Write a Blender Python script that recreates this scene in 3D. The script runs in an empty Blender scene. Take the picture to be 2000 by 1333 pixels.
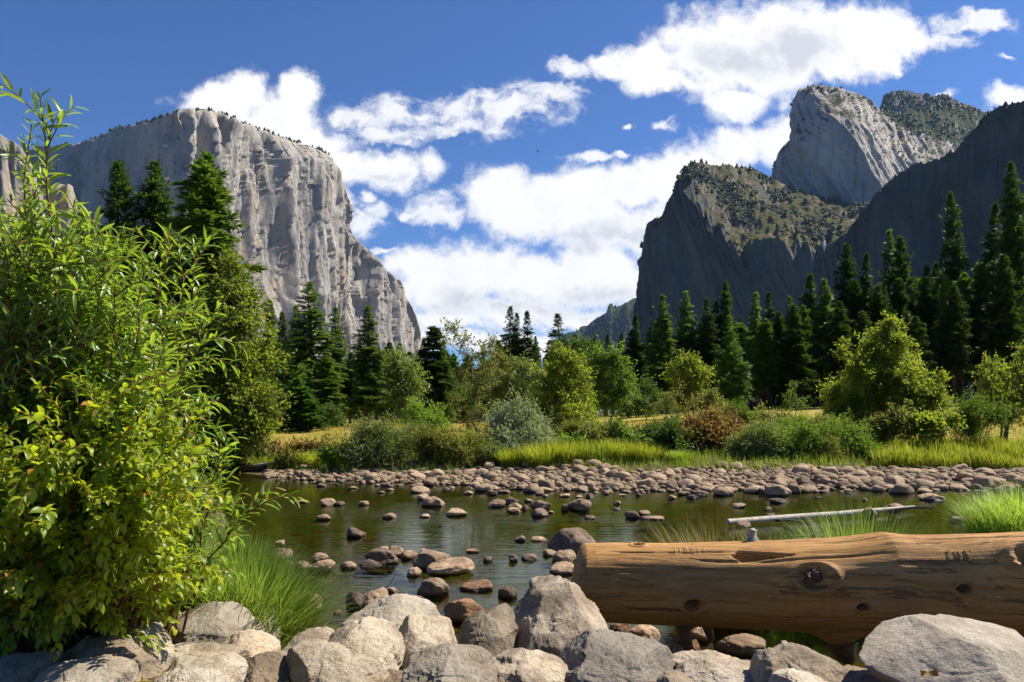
import bpy, bmesh, math, random
import numpy as np
from mathutils import Vector, Matrix

random.seed(7)
RNG = np.random.default_rng(11)
scene = bpy.context.scene
COL = scene.collection

# ------------------------------------------------------------------ camera
F, CX, HY, CZ = 1600.0, 1000.0, 805.0, 2.6        # focal length / centre / horizon of the photograph, eye height
cam_data = bpy.data.cameras.new("camera")
cam_data.sensor_width = 36.0
cam_data.sensor_fit = 'HORIZONTAL'
cam_data.lens = 28.8
cam_data.shift_y = (HY - 666.5) / 2000.0
cam_data.clip_start = 0.1
cam_data.clip_end = 40000.0
cam = bpy.data.objects.new("camera", cam_data)
COL.objects.link(cam)
cam.location = (0, 0, CZ)
cam.rotation_euler = (math.radians(90), 0, 0)
scene.camera = cam

# ------------------------------------------------------------------ exposure
scene.view_settings.view_transform = 'Standard'
scene.view_settings.look = 'None'
scene.view_settings.exposure = 0.9
scene.view_settings.gamma = 1.0
scene.view_settings.use_curve_mapping = False
scene.cycles.max_bounces = 7
scene.cycles.diffuse_bounces = 3
scene.cycles.glossy_bounces = 3
scene.cycles.transmission_bounces = 4
scene.cycles.transparent_max_bounces = 8
scene.cycles.volume_bounces = 0
scene.cycles.use_denoising = True
scene.cycles.sample_clamp_indirect = 4.0

# ------------------------------------------------------------------ sun
SUN_EL, SUN_AZ = math.radians(50), math.radians(70)      # azimuth from the view direction (+Y) towards the right (+X)
SUN = Vector((math.cos(SUN_EL) * math.sin(SUN_AZ), math.cos(SUN_EL) * math.cos(SUN_AZ), math.sin(SUN_EL)))
sun_data = bpy.data.lights.new("sun", 'SUN')
sun_data.energy = 4.9
sun_data.angle = math.radians(0.5)
sun_data.color = (1.0, 0.91, 0.76)
sun = bpy.data.objects.new("sun", sun_data)
COL.objects.link(sun)
sun.rotation_euler = SUN.to_track_quat('Z', 'Y').to_euler()
sun.location = (300, 150, 500)

# ------------------------------------------------------------------ node helpers
class NT:
    def __init__(self, tree):
        self.t = tree
        self.n = tree.nodes
        self.l = tree.links

    def add(self, typ, **kw):
        nd = self.n.new(typ)
        for k, v in kw.items():
            setattr(nd, k, v)
        return nd

    def put(self, sock, v):
        if isinstance(v, bpy.types.NodeSocket):
            self.l.new(v, sock)
        elif isinstance(v, (tuple, list)) and len(v) == 3 and sock.type == 'RGBA':
            sock.default_value = (*v, 1.0)
        else:
            sock.default_value = v

    def m(self, op, a, b=None, c=None, clamp=False):
        nd = self.add('ShaderNodeMath', operation=op, use_clamp=clamp)
        self.put(nd.inputs[0], a)
        if b is not None:
            self.put(nd.inputs[1], b)
        if c is not None:
            self.put(nd.inputs[2], c)
        return nd.outputs[0]

    def vm(self, op, a, b=None, out=0):
        nd = self.add('ShaderNodeVectorMath', operation=op)
        self.put(nd.inputs[0], a)
        if b is not None:
            if op == 'SCALE':
                self.put(nd.inputs[3], b)
            else:
                self.put(nd.inputs[1], b)
        return nd.outputs[out]

    def mix(self, fac, a, b, blend='MIX'):
        nd = self.add('ShaderNodeMix', data_type='RGBA', blend_type=blend)
        nd.clamp_factor = True
        self.put(nd.inputs[0], fac)
        self.put(nd.inputs[6], a)
        self.put(nd.inputs[7], b)
        return nd.outputs[2]

    def noise(self, vec, scale, detail=4.0, rough=0.5, dist=0.0, color=False, **kw):
        nd = self.add('ShaderNodeTexNoise', **kw)
        if vec is not None:
            self.put(nd.inputs['Vector'], vec)
        nd.inputs['Scale'].default_value = scale
        nd.inputs['Detail'].default_value = detail
        nd.inputs['Roughness'].default_value = rough
        nd.inputs['Distortion'].default_value = dist
        return nd.outputs[1 if color else 0]

    def voro(self, vec, scale, feature='F1', out=0, **kw):
        nd = self.add('ShaderNodeTexVoronoi', feature=feature, **kw)
        self.put(nd.inputs['Vector'], vec)
        nd.inputs['Scale'].default_value = scale
        return nd.outputs[out]

    def ramp(self, fac, stops, interp='LINEAR'):
        nd = self.add('ShaderNodeValToRGB')
        cr = nd.color_ramp
        cr.interpolation = interp
        while len(cr.elements) < len(stops):
            cr.elements.new(0.5)
        for e, (p, c) in zip(cr.elements, stops):
            e.position = p
            e.color = (*c, 1.0) if isinstance(c, (tuple, list)) else (c, c, c, 1.0)
        self.put(nd.inputs[0], fac)
        return nd.outputs[0]

    def smooth(self, x, a, b):
        nd = self.add('ShaderNodeMapRange', interpolation_type='SMOOTHSTEP')
        self.put(nd.inputs[0], x)
        nd.inputs[1].default_value = a
        nd.inputs[2].default_value = b
        nd.inputs[3].default_value = 0.0
        nd.inputs[4].default_value = 1.0
        return nd.outputs[0]

    def mapping(self, vec, scale=(1, 1, 1), loc=(0, 0, 0), rot=(0, 0, 0)):
        nd = self.add('ShaderNodeMapping')
        self.put(nd.inputs[0], vec)
        nd.inputs[1].default_value = loc
        nd.inputs[2].default_value = rot
        nd.inputs[3].default_value = scale
        return nd.outputs[0]

    def bump(self, h, strength=0.5, dist=0.1, normal=None):
        nd = self.add('ShaderNodeBump')
        nd.inputs['Strength'].default_value = strength
        nd.inputs['Distance'].default_value = dist
        self.put(nd.inputs['Height'], h)
        if normal is not None:
            self.put(nd.inputs['Normal'], normal)
        return nd.outputs[0]

    def comb(self, x, y, z):
        nd = self.add('ShaderNodeCombineXYZ')
        for s, v in zip(nd.inputs, (x, y, z)):
            self.put(s, v)
        return nd.outputs[0]

    def sep(self, v):
        nd = self.add('ShaderNodeSeparateXYZ')
        self.put(nd.inputs[0], v)
        return nd.outputs

# ------------------------------------------------------------------ sky and clouds (world)
world = bpy.data.worlds.new("World")
scene.world = world
world.use_nodes = True
world.cycles.sampling_method = 'MANUAL'
world.cycles.sample_map_resolution = 256
W = NT(world.node_tree)
W.n.clear()
sky = W.add('ShaderNodeTexSky', sky_type='NISHITA')
sky.sun_disc = False
sky.sun_elevation = SUN_EL
sky.sun_rotation = SUN_AZ
sky.altitude = 1200
sky.air_density = 1.0
sky.dust_density = 0.9
sky.ozone_density = 2.2
gen = W.add('ShaderNodeTexCoord').outputs['Generated']
sx, sy, sz = W.sep(gen)
sky_gamma = W.add('ShaderNodeGamma')
W.put(sky_gamma.inputs[0], sky.outputs[0])
sky_gamma.inputs[1].default_value = 1.16
sky_col = W.mix(1.0, sky_gamma.outputs[0], (0.42, 0.66, 0.98), 'MULTIPLY')
bg_sky = W.add('ShaderNodeBackground')
W.put(bg_sky.inputs[0], sky_col)
bg_sky.inputs[1].default_value = 0.052

front = W.m('MAXIMUM', sy, 0.02)
du = W.m('DIVIDE', sx, front)
dv = W.m('DIVIDE', sz, front)
UV = W.comb(du, dv, 0.0)                              # tangent coordinates of the sky direction
# billowing displacement of the cloud outlines
warp = W.vm('SUBTRACT', W.noise(UV, 9.0, 5.0, 0.6, color=True), (0.5, 0.5, 0.5))
warp2 = W.vm('SUBTRACT', W.noise(UV, 42.0, 4.0, 0.6, color=True), (0.5, 0.5, 0.5))
UVw = W.vm('ADD', W.vm('ADD', UV, W.vm('SCALE', warp, 0.05)), W.vm('SCALE', warp2, 0.020))

def S(px, py, rx, ry, w=1.0):
    return ((px - CX) / F, (HY - py) / F, rx / F, ry / F, w)

def field(vec, items):
    acc = None
    for (cu, cv, ru, rv, w) in items:
        d = W.vm('SUBTRACT', vec, (cu, cv, 0.0))
        d = W.vm('MULTIPLY', d, (1 / ru, 1 / rv, 0.0))
        r = W.vm('LENGTH', d, out=1)
        q = W.m('SUBTRACT', 1.0, r)
        if w != 1.0:
            q = W.m('SUBTRACT', q, 1.0 - w)
        if acc is None:
            acc = q
        else:
            acc = W.m('SMOOTH_MAX', acc, q, 0.18)
    return acc

cumulus = [S(*a) for a in (
    (430, 205, 95, 50), (478, 185, 62, 46), (578, 180, 50, 46), (545, 235, 100, 75), (610, 275, 60, 60), (665, 320, 80, 42),
    (760, 335, 105, 42), (842, 318, 38, 36), (648, 400, 42, 46), 
    (1180, 132, 70, 27, .9), (1270, 120, 100, 46), (1400, 105, 150, 80), (1550, 72, 230, 84), (1470, 130, 190, 66), (1640, 95, 150, 60), (1700, 62, 130, 62),
    (1775, 78, 55, 40), (1635, 140, 60, 36), (1430, 190, 80, 48), (1300, 155, 90, 34, .9), (1735, 122, 34, 26),
    (975, 388, 85, 68), (1040, 420, 130, 62), (1150, 365, 88, 62), (1235, 360, 95, 55), (1140, 432, 150, 66), (1330, 345, 105, 70),
    (1440, 295, 80, 50), (1525, 285, 70, 62), (1260, 450, 130, 80),
    (810, 525, 80, 50), (950, 525, 120, 68), (860, 580, 130, 55), (1060, 565, 160, 66), (1160, 515, 110, 52), (1000, 612, 200, 42),
    (1190, 560, 110, 55), (1120, 632, 90, 30), (880, 632, 110, 24), (1100, 545, 170, 60), (1190, 450, 130, 80), (1060, 390, 120, 60), (900, 560, 120, 60), (1380, 330, 100, 60), (900, 665, 160, 26), (1080, 675, 150, 24), (1200, 640, 80, 30), (1965, 195, 60, 28),)]
streak = [S(*a) for a in (
    (800, 225, 170, 44), (1000, 207, 150, 44), 
    (685, 222, 50, 18), (780, 212, 80, 26), (880, 205, 95, 30), (900, 240, 130, 36), (1010, 212, 110, 36), (1085, 188, 70, 28),
    (760, 255, 110, 32), (680, 270, 60, 40), (1900, 50, 130, 36), (1850, 80, 70, 26), (1150, 302, 60, 16), (1210, 292, 22, 9),
    (1240, 240, 16, 7), (1960, 118, 24, 8), (750, 495, 40, 10), (800, 410, 30, 16), (960, 185, 60, 20), (845, 408, 64, 44), (865, 425, 40, 30), (1845, 187, 30, 14), (1305, 245, 28, 16), (700, 437, 75, 36), (730, 408, 40, 24), (1105, 138, 50, 26), (720, 385, 26, 20))]
n_big = W.noise(UV, 16.0, 12.0, 0.68)
n_bil = W.voro(UVw, 34.0, 'SMOOTH_F1')
lump = W.m('SUBTRACT', W.m('MULTIPLY', W.m('SUBTRACT', n_big, 0.5), 1.9), W.m('MULTIPLY', W.m('SUBTRACT', n_bil, 0.35), 0.5))
f_c = field(UVw, cumulus)
d_c = W.m('ADD', f_c, lump)
a_c = W.smooth(d_c, -0.20, 0.46)
UVs = W.mapping(UVw, (1.0, 1.7, 1.0), rot=(0, 0, 0.25))
n_st = W.noise(UVs, 17.0, 9.0, 0.66)
f_s = field(UVw, streak)
d_s = W.m('ADD', W.m('MULTIPLY', f_s, 0.8), W.m('MULTIPLY', W.m('SUBTRACT', n_st, 0.49), 3.0))
a_s = W.m('MULTIPLY', W.smooth(d_s, 0.0, 0.75), W.smooth(f_s, -0.25, 0.3))
a_s = W.m('MULTIPLY', a_s, 0.92)
alpha = W.m('MAXIMUM', a_c, a_s)
alpha = W.m('MULTIPLY', alpha, W.smooth(sy, 0.05, 0.3))
grey = [S(*a) for a in ((1440, 110, 130, 50), (1560, 95, 120, 60), (960, 592, 150, 36), (1110, 610, 140, 34), (1190, 590, 120, 40),
                        (1230, 455, 120, 42), (1100, 470, 110, 30), (760, 350, 100, 22, .8), (1380, 400, 90, 40), (880, 610, 110, 24))]
g = W.m('MULTIPLY', W.smooth(W.m('ADD', field(UVw, grey), W.m('MULTIPLY', W.m('SUBTRACT', n_big, 0.5), 2.0)), -0.1, 0.8), W.smooth(d_c, 0.1, 0.7))
soft = W.m('MULTIPLY', W.smooth(W.noise(UVw, 22.0, 6.0, 0.6), 0.45, 0.75), 0.26)
g = W.m('MAXIMUM', g, soft)
cl_col = W.mix(g, (1.06, 1.05, 1.04), (0.70, 0.72, 0.77))
bg_cl = W.add('ShaderNodeBackground')
W.put(bg_cl.inputs[0], cl_col)
bg_cl.inputs[1].default_value = 0.56
mx = W.add('ShaderNodeMixShader')
W.put(mx.inputs[0], alpha)
W.l.new(bg_sky.outputs[0], mx.inputs[1])
W.l.new(bg_cl.outputs[0], mx.inputs[2])
wo = W.add('ShaderNodeOutputWorld')
W.l.new(mx.outputs[0], wo.inputs[0])

# ------------------------------------------------------------------ maths helpers
def P(px, py, D):
    """photo pixel -> the world point on it at distance D along the view axis"""
    return np.array(((px - CX) / F * D, D, CZ + (HY - py) / F * D))

def G(px, py, z=0.0):
    D = (CZ - z) * F / (py - HY)
    return P(px, py, D)

_perm = RNG.permutation(256)
_perm = np.concatenate([_perm, _perm, _perm])
_g3 = RNG.normal(size=(256, 3))
_g3 /= np.linalg.norm(_g3, axis=1)[:, None]

def pn(x, y, z):
    x, y, z = np.broadcast_arrays(np.asarray(x, float), np.asarray(y, float), np.asarray(z, float))
    xi, yi, zi = np.floor(x).astype(int), np.floor(y).astype(int), np.floor(z).astype(int)
    xf, yf, zf = x - xi, y - yi, z - zi
    u, v, w = (t * t * t * (t * (t * 6 - 15) + 10) for t in (xf, yf, zf))
    def gr(dx, dy, dz):
        h = _perm[(_perm[(_perm[(xi + dx) & 255] + yi + dy) & 255] + zi + dz) & 255]
        g_ = _g3[h]
        return g_[..., 0] * (xf - dx) + g_[..., 1] * (yf - dy) + g_[..., 2] * (zf - dz)
    def L(a, b, t):
        return a + t * (b - a)
    x1 = L(gr(0, 0, 0), gr(1, 0, 0), u); x2 = L(gr(0, 1, 0), gr(1, 1, 0), u)
    x3 = L(gr(0, 0, 1), gr(1, 0, 1), u); x4 = L(gr(0, 1, 1), gr(1, 1, 1), u)
    return L(L(x1, x2, v), L(x3, x4, v), w) * 1.5

def fbm(x, y, z, o=4, gain=0.5, lac=2.03):
    s, a = 0.0, 1.0
    for k in range(o):
        s = s + a * pn(x + 17.3 * k, y - 9.1 * k, z + 5.7 * k)
        x, y, z, a = np.asarray(x) * lac, np.asarray(y) * lac, np.asarray(z) * lac, a * gain
    return s

_jx, _jy, _jv = RNG.random(4096), RNG.random(4096), RNG.random(4096)
def slabs(x, y, seed=0):
    """a plane broken into slabs: each slab has its own height and tilt, with sharp edges"""
    xi, yi = np.floor(x).astype(int), np.floor(y).astype(int)
    best = np.full(x.shape, 9e9)
    val = np.zeros(x.shape)
    for dx in (-1, 0, 1):
        for dy in (-1, 0, 1):
            cx, cy = xi + dx, yi + dy
            h = (cx * 73856093 ^ cy * 19349663 ^ (seed * 83492791)) & 4095
            px_, py_ = cx + .1 + .8 * _jx[h], cy + .1 + .8 * _jy[h]
            d = np.abs(x - px_) + .8 * np.abs(y - py_)
            v = _jv[h] - .5 + (x - px_) * (_jx[(h * 7) & 4095] - .5) * 1.1 + (y - py_) * (_jy[(h * 5) & 4095] - .5) * .5
            k = d < best
            best = np.where(k, d, best)
            val = np.where(k, v, val)
    return val

def unit(v):
    return v / (np.linalg.norm(v, axis=-1, keepdims=True) + 1e-9)

# ------------------------------------------------------------------ object helpers
def mesh_np(name, verts, polys, mat, parent=None, smooth=True):
    """polys: list of (n,k) index arrays -> ONE mesh object"""
    me = bpy.data.meshes.new(name)
    verts = np.asarray(verts, np.float32).reshape(-1, 3)
    me.vertices.add(len(verts))
    me.vertices.foreach_set("co", verts.ravel())
    polys = [np.asarray(p, np.int32) for p in polys if len(p)]
    loops = np.concatenate([p.ravel() for p in polys])
    tot = np.concatenate([np.full(len(p), p.shape[1], np.int32) for p in polys])
    start = np.concatenate([[0], np.cumsum(tot)[:-1]]).astype(np.int32)
    me.loops.add(len(loops))
    me.loops.foreach_set("vertex_index", loops)
    me.polygons.add(len(tot))
    me.polygons.foreach_set("loop_start", start)
    me.polygons.foreach_set("loop_total", tot)
    me.polygons.foreach_set("use_smooth", np.full(len(tot), smooth, bool))
    me.update(calc_edges=True)
    me.validate()
    if mat is not None:
        me.materials.append(mat)
    o = bpy.data.objects.new(name, me)
    COL.objects.link(o)
    if parent is not None:
        o.parent = parent
    return o

def tag(o, label, cat, group=None, kind=None):
    o["label"] = label
    o["category"] = cat
    if group:
        o["group"] = group
    if kind:
        o["kind"] = kind
    return o

def thing(name, label, cat, loc=(0, 0, 0), group=None):
    o = bpy.data.objects.new(name, None)
    o.empty_display_size = 0.2
    COL.objects.link(o)
    o.location = tuple(float(c) for c in loc)
    return tag(o, label, cat, group)

def copy_tree(o, parent=None):
    c = o.copy()
    COL.objects.link(c)
    if parent is not None:
        c.parent = parent
    for ch in list(o.children):
        copy_tree(ch, c)
    return c

class Geo:
    """collects pieces into one mesh"""
    def __init__(self):
        self.v, self.p, self.n = [], {}, 0

    def add(self, verts, *polys):
        verts = np.asarray(verts, float).reshape(-1, 3)
        for q in polys:
            q = np.asarray(q, int)
            if len(q):
                self.p.setdefault(q.shape[1], []).append(q + self.n)
        self.v.append(verts)
        self.n += len(verts)

    def stamp(self, tv, tf, pos, fwd, up, scale):
        """a template copied to many places: x along fwd, z along up"""
        pos, fwd, up = np.atleast_2d(pos), unit(np.atleast_2d(fwd)), np.atleast_2d(up)
        side = unit(np.cross(up, fwd))
        up = np.cross(fwd, side)
        scale = np.asarray(scale, float)
        if scale.ndim == 1:
            scale = scale[:, None]
        if scale.shape[1] == 1:
            scale = np.repeat(scale, 3, 1)
        n, k = len(pos), len(tv)
        t = tv[None] * scale[:, None, :]
        vv = pos[:, None] + t[..., 0:1] * fwd[:, None] + t[..., 1:2] * side[:, None] + t[..., 2:3] * up[:, None]
        off = (np.arange(n) * k)[:, None, None]
        fs = [(np.asarray(f)[None] + off).reshape(-1, np.asarray(f).shape[1]) for f in tf]
        self.add(vv.reshape(-1, 3), *fs)

    def tube(self, pts, rad, n=6, cap=True):
        pts = np.asarray(pts, float)
        rad = np.broadcast_to(np.asarray(rad, float), (len(pts),))
        tan = unit(np.gradient(pts, axis=0))
        ref = np.array((0.31, 0.87, 0.37))
        a = unit(np.cross(tan, ref))
        b = np.cross(tan, a)
        th = np.linspace(0, 2 * np.pi, n, endpoint=False)
        ring = pts[:, None] + rad[:, None, None] * (np.cos(th)[None, :, None] * a[:, None] + np.sin(th)[None, :, None] * b[:, None])
        i = np.arange(len(pts) - 1)[:, None] * n
        j = np.arange(n)[None]
        j2 = (j + 1) % n
        q = np.stack([i + j, i + j2, i + n + j2, i + n + j], -1).reshape(-1, 4)
        self.add(ring.reshape(-1, 3), q)
        if cap:
            self.add(np.vstack([ring[-1], pts[-1] + tan[-1] * rad[-1] * .5]), [[k, (k + 1) % n, n] for k in range(n)])
            self.add(np.vstack([ring[0], pts[0] - tan[0] * rad[0] * .2]), [[(k + 1) % n, k, n] for k in range(n)])

    def build(self, name, mat, parent=None, smooth=True):
        return mesh_np(name, np.concatenate(self.v), [np.concatenate(p) for p in self.p.values()], mat, parent, smooth)

def grid_faces(nv, nu):
    i = np.arange(nv - 1)[:, None] * nu
    j = np.arange(nu - 1)[None]
    return np.stack([i + j, i + j + 1, i + nu + j + 1, i + nu + j], -1).reshape(-1, 4)

_ico = {}
def ico(level):
    if level not in _ico:
        bm = bmesh.new()
        bmesh.ops.create_icosphere(bm, subdivisions=level, radius=1.0)
        v = np.array([x.co[:] for x in bm.verts])
        f = np.array([[y.index for y in x.verts] for x in bm.faces])
        bm.free()
        _ico[level] = (v, f)
    return _ico[level]

# ------------------------------------------------------------------ materials
def new_mat(name):
    m = bpy.data.materials.new(name)
    m.use_nodes = True
    t = NT(m.node_tree)
    t.n.clear()
    out = t.add('ShaderNodeOutputMaterial')
    return m, t, out

def principled(t, out, color, rough=0.8, normal=None, spec=0.3):
    b = t.add('ShaderNodeBsdfPrincipled')
    t.put(b.inputs['Base Color'], color)
    t.put(b.inputs['Roughness'], rough)
    t.put(b.inputs['Specular IOR Level'], spec)
    if normal is not None:
        t.put(b.inputs['Normal'], normal)
    t.l.new(b.outputs[0], out.inputs[0])
    return b

def leaf_mat(name, c1, c2, tr, trans=0.4, spec=0.25, rough=0.5, back=None, odd=None):
    """c1..c2: the range of leaf colours, tr: colour of light coming through, back: paler underside"""
    m, t, out = new_mat(name)
    geo = t.add('ShaderNodeNewGeometry')
    rnd = geo.outputs['Random Per Island']
    oi = t.add('ShaderNodeObjectInfo').outputs['Random']
    col = t.mix(rnd, c1, c2)
    if odd is not None:
        r2 = t.m('FRACT', t.m('MULTIPLY', rnd, 57.31))
        col = t.mix(t.m('GREATER_THAN', r2, 1 - odd[1]), col, odd[0])
    wide = t.noise(t.add('ShaderNodeTexCoord').outputs['Object'], 0.55, 2.0)
    k = t.m('ADD', t.m('MULTIPLY', oi, 0.35), t.m('ADD', t.m('MULTIPLY', wide, 0.5), 0.55))
    col = t.mix(1.0, col, t.comb(k, k, k), 'MULTIPLY')
    if back is not None:
        col = t.mix(geo.outputs['Backfacing'], col, back)
    b = t.add('ShaderNodeBsdfPrincipled')
    t.put(b.inputs['Base Color'], col)
    b.inputs['Roughness'].default_value = rough
    b.inputs['Specular IOR Level'].default_value = spec
    tl = t.add('ShaderNodeBsdfTranslucent')
    trc = t.mix(1.0, t.mix(rnd, tr, tuple(min(1, x * 1.5) for x in tr)), t.comb(k, k, k), 'MULTIPLY')
    t.put(tl.inputs[0], trc)
    mxs = t.add('ShaderNodeMixShader')
    mxs.inputs[0].default_value = trans
    t.l.new(b.outputs[0], mxs.inputs[1])
    t.l.new(tl.outputs[0], mxs.inputs[2])
    t.l.new(mxs.outputs[0], out.inputs[0])
    return m

def bark_mat(name, c1, c2):
    m, t, out = new_mat(name)
    v = t.mapping(t.add('ShaderNodeTexCoord').outputs['Object'], (6, 6, 1.2))
    n = t.noise(v, 2.0, 6, 0.65)
    principled(t, out, t.mix(t.smooth(n, 0.35, 0.65), c1, c2), 0.9, t.bump(n, 0.6, 0.05), 0.1)
    return m

def granite_mat(name, pale, dark, stain, scale=1.0, wet=False, stain_amt=0.5, lichen=0.0):
    m, t, out = new_mat(name)
    co = t.add('ShaderNodeTexCoord').outputs['Object']
    oi = t.add('ShaderNodeObjectInfo').outputs['Random']
    co = t.vm('ADD', co, t.vm('SCALE', t.comb(7.1, 3.3, 5.7), oi))
    big = t.noise(co, 2.2 * scale, 5, 0.6)
    med = t.noise(co, 9.0 * scale, 6, 0.65)
    fine = t.noise(co, 48.0 * scale, 4, 0.75)
    speck = t.voro(co, 110.0 * scale)
    pit = t.noise(co, 22.0 * scale, 6, 0.78)
    col = t.mix(t.smooth(big, 0.38, 0.66), pale, dark)
    st = t.m('MULTIPLY', t.smooth(t.noise(t.vm('ADD', co, (3.1, 1.7, 9.2)), 1.6 * scale, 5, 0.62), 0.45, 0.72), stain_amt)
    col = t.mix(st, col, stain)
    col = t.mix(t.m('MULTIPLY', t.smooth(fine, 0.50, 0.68), 0.75), col, (0.10, 0.08, 0.06))
    col = t.mix(t.m('MULTIPLY', t.smooth(speck, 0.30, 0.12), 0.28), col, (0.62, 0.57, 0.5))
    col = t.mix(t.m('MULTIPLY', t.smooth(pit, 0.57, 0.70), 0.7), col, (0.11, 0.085, 0.06))
    tone = t.m('ADD', t.m('MULTIPLY', oi, 0.6), 0.62)
    col = t.mix(1.0, col, t.comb(tone, tone, tone), 'MULTIPLY')
    h = t.m('ADD', t.m('MULTIPLY', med, 0.8), t.m('ADD', t.m('MULTIPLY', pit, 0.35), t.m('MULTIPLY', fine, 0.16)))
    crack = t.m('MULTIPLY', t.smooth(t.voro(t.vm('ADD', co, t.vm('SCALE', t.noise(co, 3.0 * scale, 4, color=True), 0.5)), 1.5 * scale, 'DISTANCE_TO_EDGE'), 0.0, 0.02), 0.12)
    h = t.m('ADD', h, crack)
    rough = 0.85
    if wet:
        z = t.sep(t.add('ShaderNodeNewGeometry').outputs['Position'])[2]
        edge = t.m('ADD', z, t.m('MULTIPLY', t.m('SUBTRACT', med, 0.5), 0.05))
        wf = t.smooth(edge, 0.05, 0.025)
        col = t.mix(wf, col, t.mix(1.0, col, (0.33, 0.29, 0.25), 'MULTIPLY'))
        rough = t.m('SUBTRACT', 0.85, t.m('MULTIPLY', wf, 0.5))
    principled(t, out, col, rough, t.bump(h, 0.9, 0.06 / scale), 0.25)
    return m

M = {}
M['boulder'] = granite_mat('boulder_granite', (0.48, 0.405, 0.30), (0.22, 0.175, 0.125), (0.34, 0.23, 0.125), 1.6)
M['boulder_pale'] = granite_mat('boulder_pale_granite', (0.53, 0.47, 0.38), (0.34, 0.28, 0.20), (0.42, 0.31, 0.19), 1.8, stain_amt=0.35)
M['boulder_grey'] = granite_mat('boulder_grey_granite', (0.40, 0.355, 0.29), (0.28, 0.245, 0.20), (0.34, 0.27, 0.19), 1.7, stain_amt=0.3)
M['boulder_brown'] = granite_mat('boulder_brown_granite', (0.29, 0.225, 0.16), (0.18, 0.135, 0.095), (0.32, 0.2, 0.1), 1.6)
M['river_rock'] = granite_mat('river_rock', (0.46, 0.33, 0.215), (0.26, 0.18, 0.11), (0.36, 0.21, 0.115), 2.2, wet=True)
M['river_dark'] = granite_mat('river_dark_rock', (0.21, 0.15, 0.105), (0.11, 0.08, 0.06), (0.2, 0.125, 0.075), 2.2, wet=True)
M['river_orange'] = granite_mat('river_orange_rock', (0.36, 0.19, 0.09), (0.23, 0.12, 0.06), (0.36, 0.23, 0.14), 2.2, wet=True)
M['cobble'] = granite_mat('cobble_rock', (0.46, 0.35, 0.225), (0.20, 0.145, 0.09), (0.36, 0.20, 0.10), 3.0, wet=True)

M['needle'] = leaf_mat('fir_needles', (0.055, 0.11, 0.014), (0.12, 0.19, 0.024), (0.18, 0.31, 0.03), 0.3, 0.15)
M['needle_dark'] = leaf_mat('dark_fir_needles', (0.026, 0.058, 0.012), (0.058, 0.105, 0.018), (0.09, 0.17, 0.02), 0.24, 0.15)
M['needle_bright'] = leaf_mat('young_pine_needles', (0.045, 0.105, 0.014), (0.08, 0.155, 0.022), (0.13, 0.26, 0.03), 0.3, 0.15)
M['leaf_yellow'] = leaf_mat('yellow_green_leaves', (0.085, 0.13, 0.012), (0.17, 0.21, 0.02), (0.34, 0.42, 0.03), 0.45)
M['leaf_green'] = leaf_mat('green_leaves', (0.045, 0.095, 0.012), (0.10, 0.155, 0.02), (0.20, 0.32, 0.03), 0.4)
M['leaf_deep'] = leaf_mat('deep_green_leaves', (0.028, 0.065, 0.010), (0.06, 0.105, 0.015), (0.11, 0.2, 0.02), 0.35)
M['leaf_silver'] = leaf_mat('silver_willow_leaves', (0.08, 0.125, 0.015), (0.15, 0.195, 0.03), (0.26, 0.34, 0.04), 0.36, 0.3, 0.45, back=(0.17, 0.22, 0.07), odd=((0.60, 0.62, 0.44), 0.26))
M['leaf_white'] = leaf_mat('white_willow_leaves', (0.16, 0.21, 0.07), (0.34, 0.38, 0.20), (0.34, 0.42, 0.10), 0.36, 0.3, 0.45, back=(0.42, 0.46, 0.30), odd=((0.66, 0.68, 0.56), 0.35))
M['leaf_olive'] = leaf_mat('olive_leaves', (0.075, 0.10, 0.015), (0.15, 0.155, 0.025), (0.26, 0.28, 0.04), 0.4)
M['leaf_russet'] = leaf_mat('russet_leaves', (0.09, 0.075, 0.015), (0.2, 0.11, 0.025), (0.3, 0.2, 0.04), 0.35)
M['leaf_lime'] = leaf_mat('lime_leaves', (0.07, 0.16, 0.015), (0.14, 0.24, 0.02), (0.3, 0.48, 0.03), 0.42)
M['willow'] = leaf_mat('willow_leaves', (0.09, 0.20, 0.012), (0.19, 0.30, 0.02), (0.42, 0.60, 0.03), 0.42, 0.55, 0.36, back=(0.28, 0.35, 0.18), odd=((0.30, 0.17, 0.04), 0.025))
M['dogwood'] = leaf_mat('dogwood_leaves', (0.085, 0.16, 0.010), (0.25, 0.29, 0.018), (0.44, 0.54, 0.02), 0.42, 0.4, 0.42, odd=((0.36, 0.16, 0.03), 0.03))
M['grass'] = leaf_mat('bank_grass', (0.06, 0.115, 0.012), (0.13, 0.185, 0.022), (0.28, 0.38, 0.03), 0.42, odd=((0.26, 0.2, 0.06), 0.1))
M['grass_lime'] = leaf_mat('bright_bank_grass', (0.10, 0.155, 0.015), (0.20, 0.235, 0.025), (0.40, 0.46, 0.03), 0.45, odd=((0.3, 0.23, 0.07), 0.12))
M['grass_near'] = leaf_mat('sedge_blades', (0.09, 0.17, 0.02), (0.20, 0.28, 0.05), (0.36, 0.5, 0.06), 0.42, 0.35, 0.4)
M['grass_dry'] = leaf_mat('dry_grass', (0.26, 0.2, 0.06), (0.4, 0.31, 0.1), (0.4, 0.32, 0.08), 0.35)
M['meadow_grass'] = leaf_mat('meadow_grass', (0.22, 0.19, 0.035), (0.44, 0.31, 0.07), (0.48, 0.38, 0.06), 0.4)
M['bark_dark'] = bark_mat('conifer_bark', (0.05, 0.034, 0.024), (0.13, 0.085, 0.055))
M['bark_grey'] = bark_mat('broadleaf_bark', (0.07, 0.055, 0.04), (0.16, 0.13, 0.10))
M['stem_red'] = bark_mat('shrub_stems', (0.13, 0.06, 0.03), (0.26, 0.13, 0.05))
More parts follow.
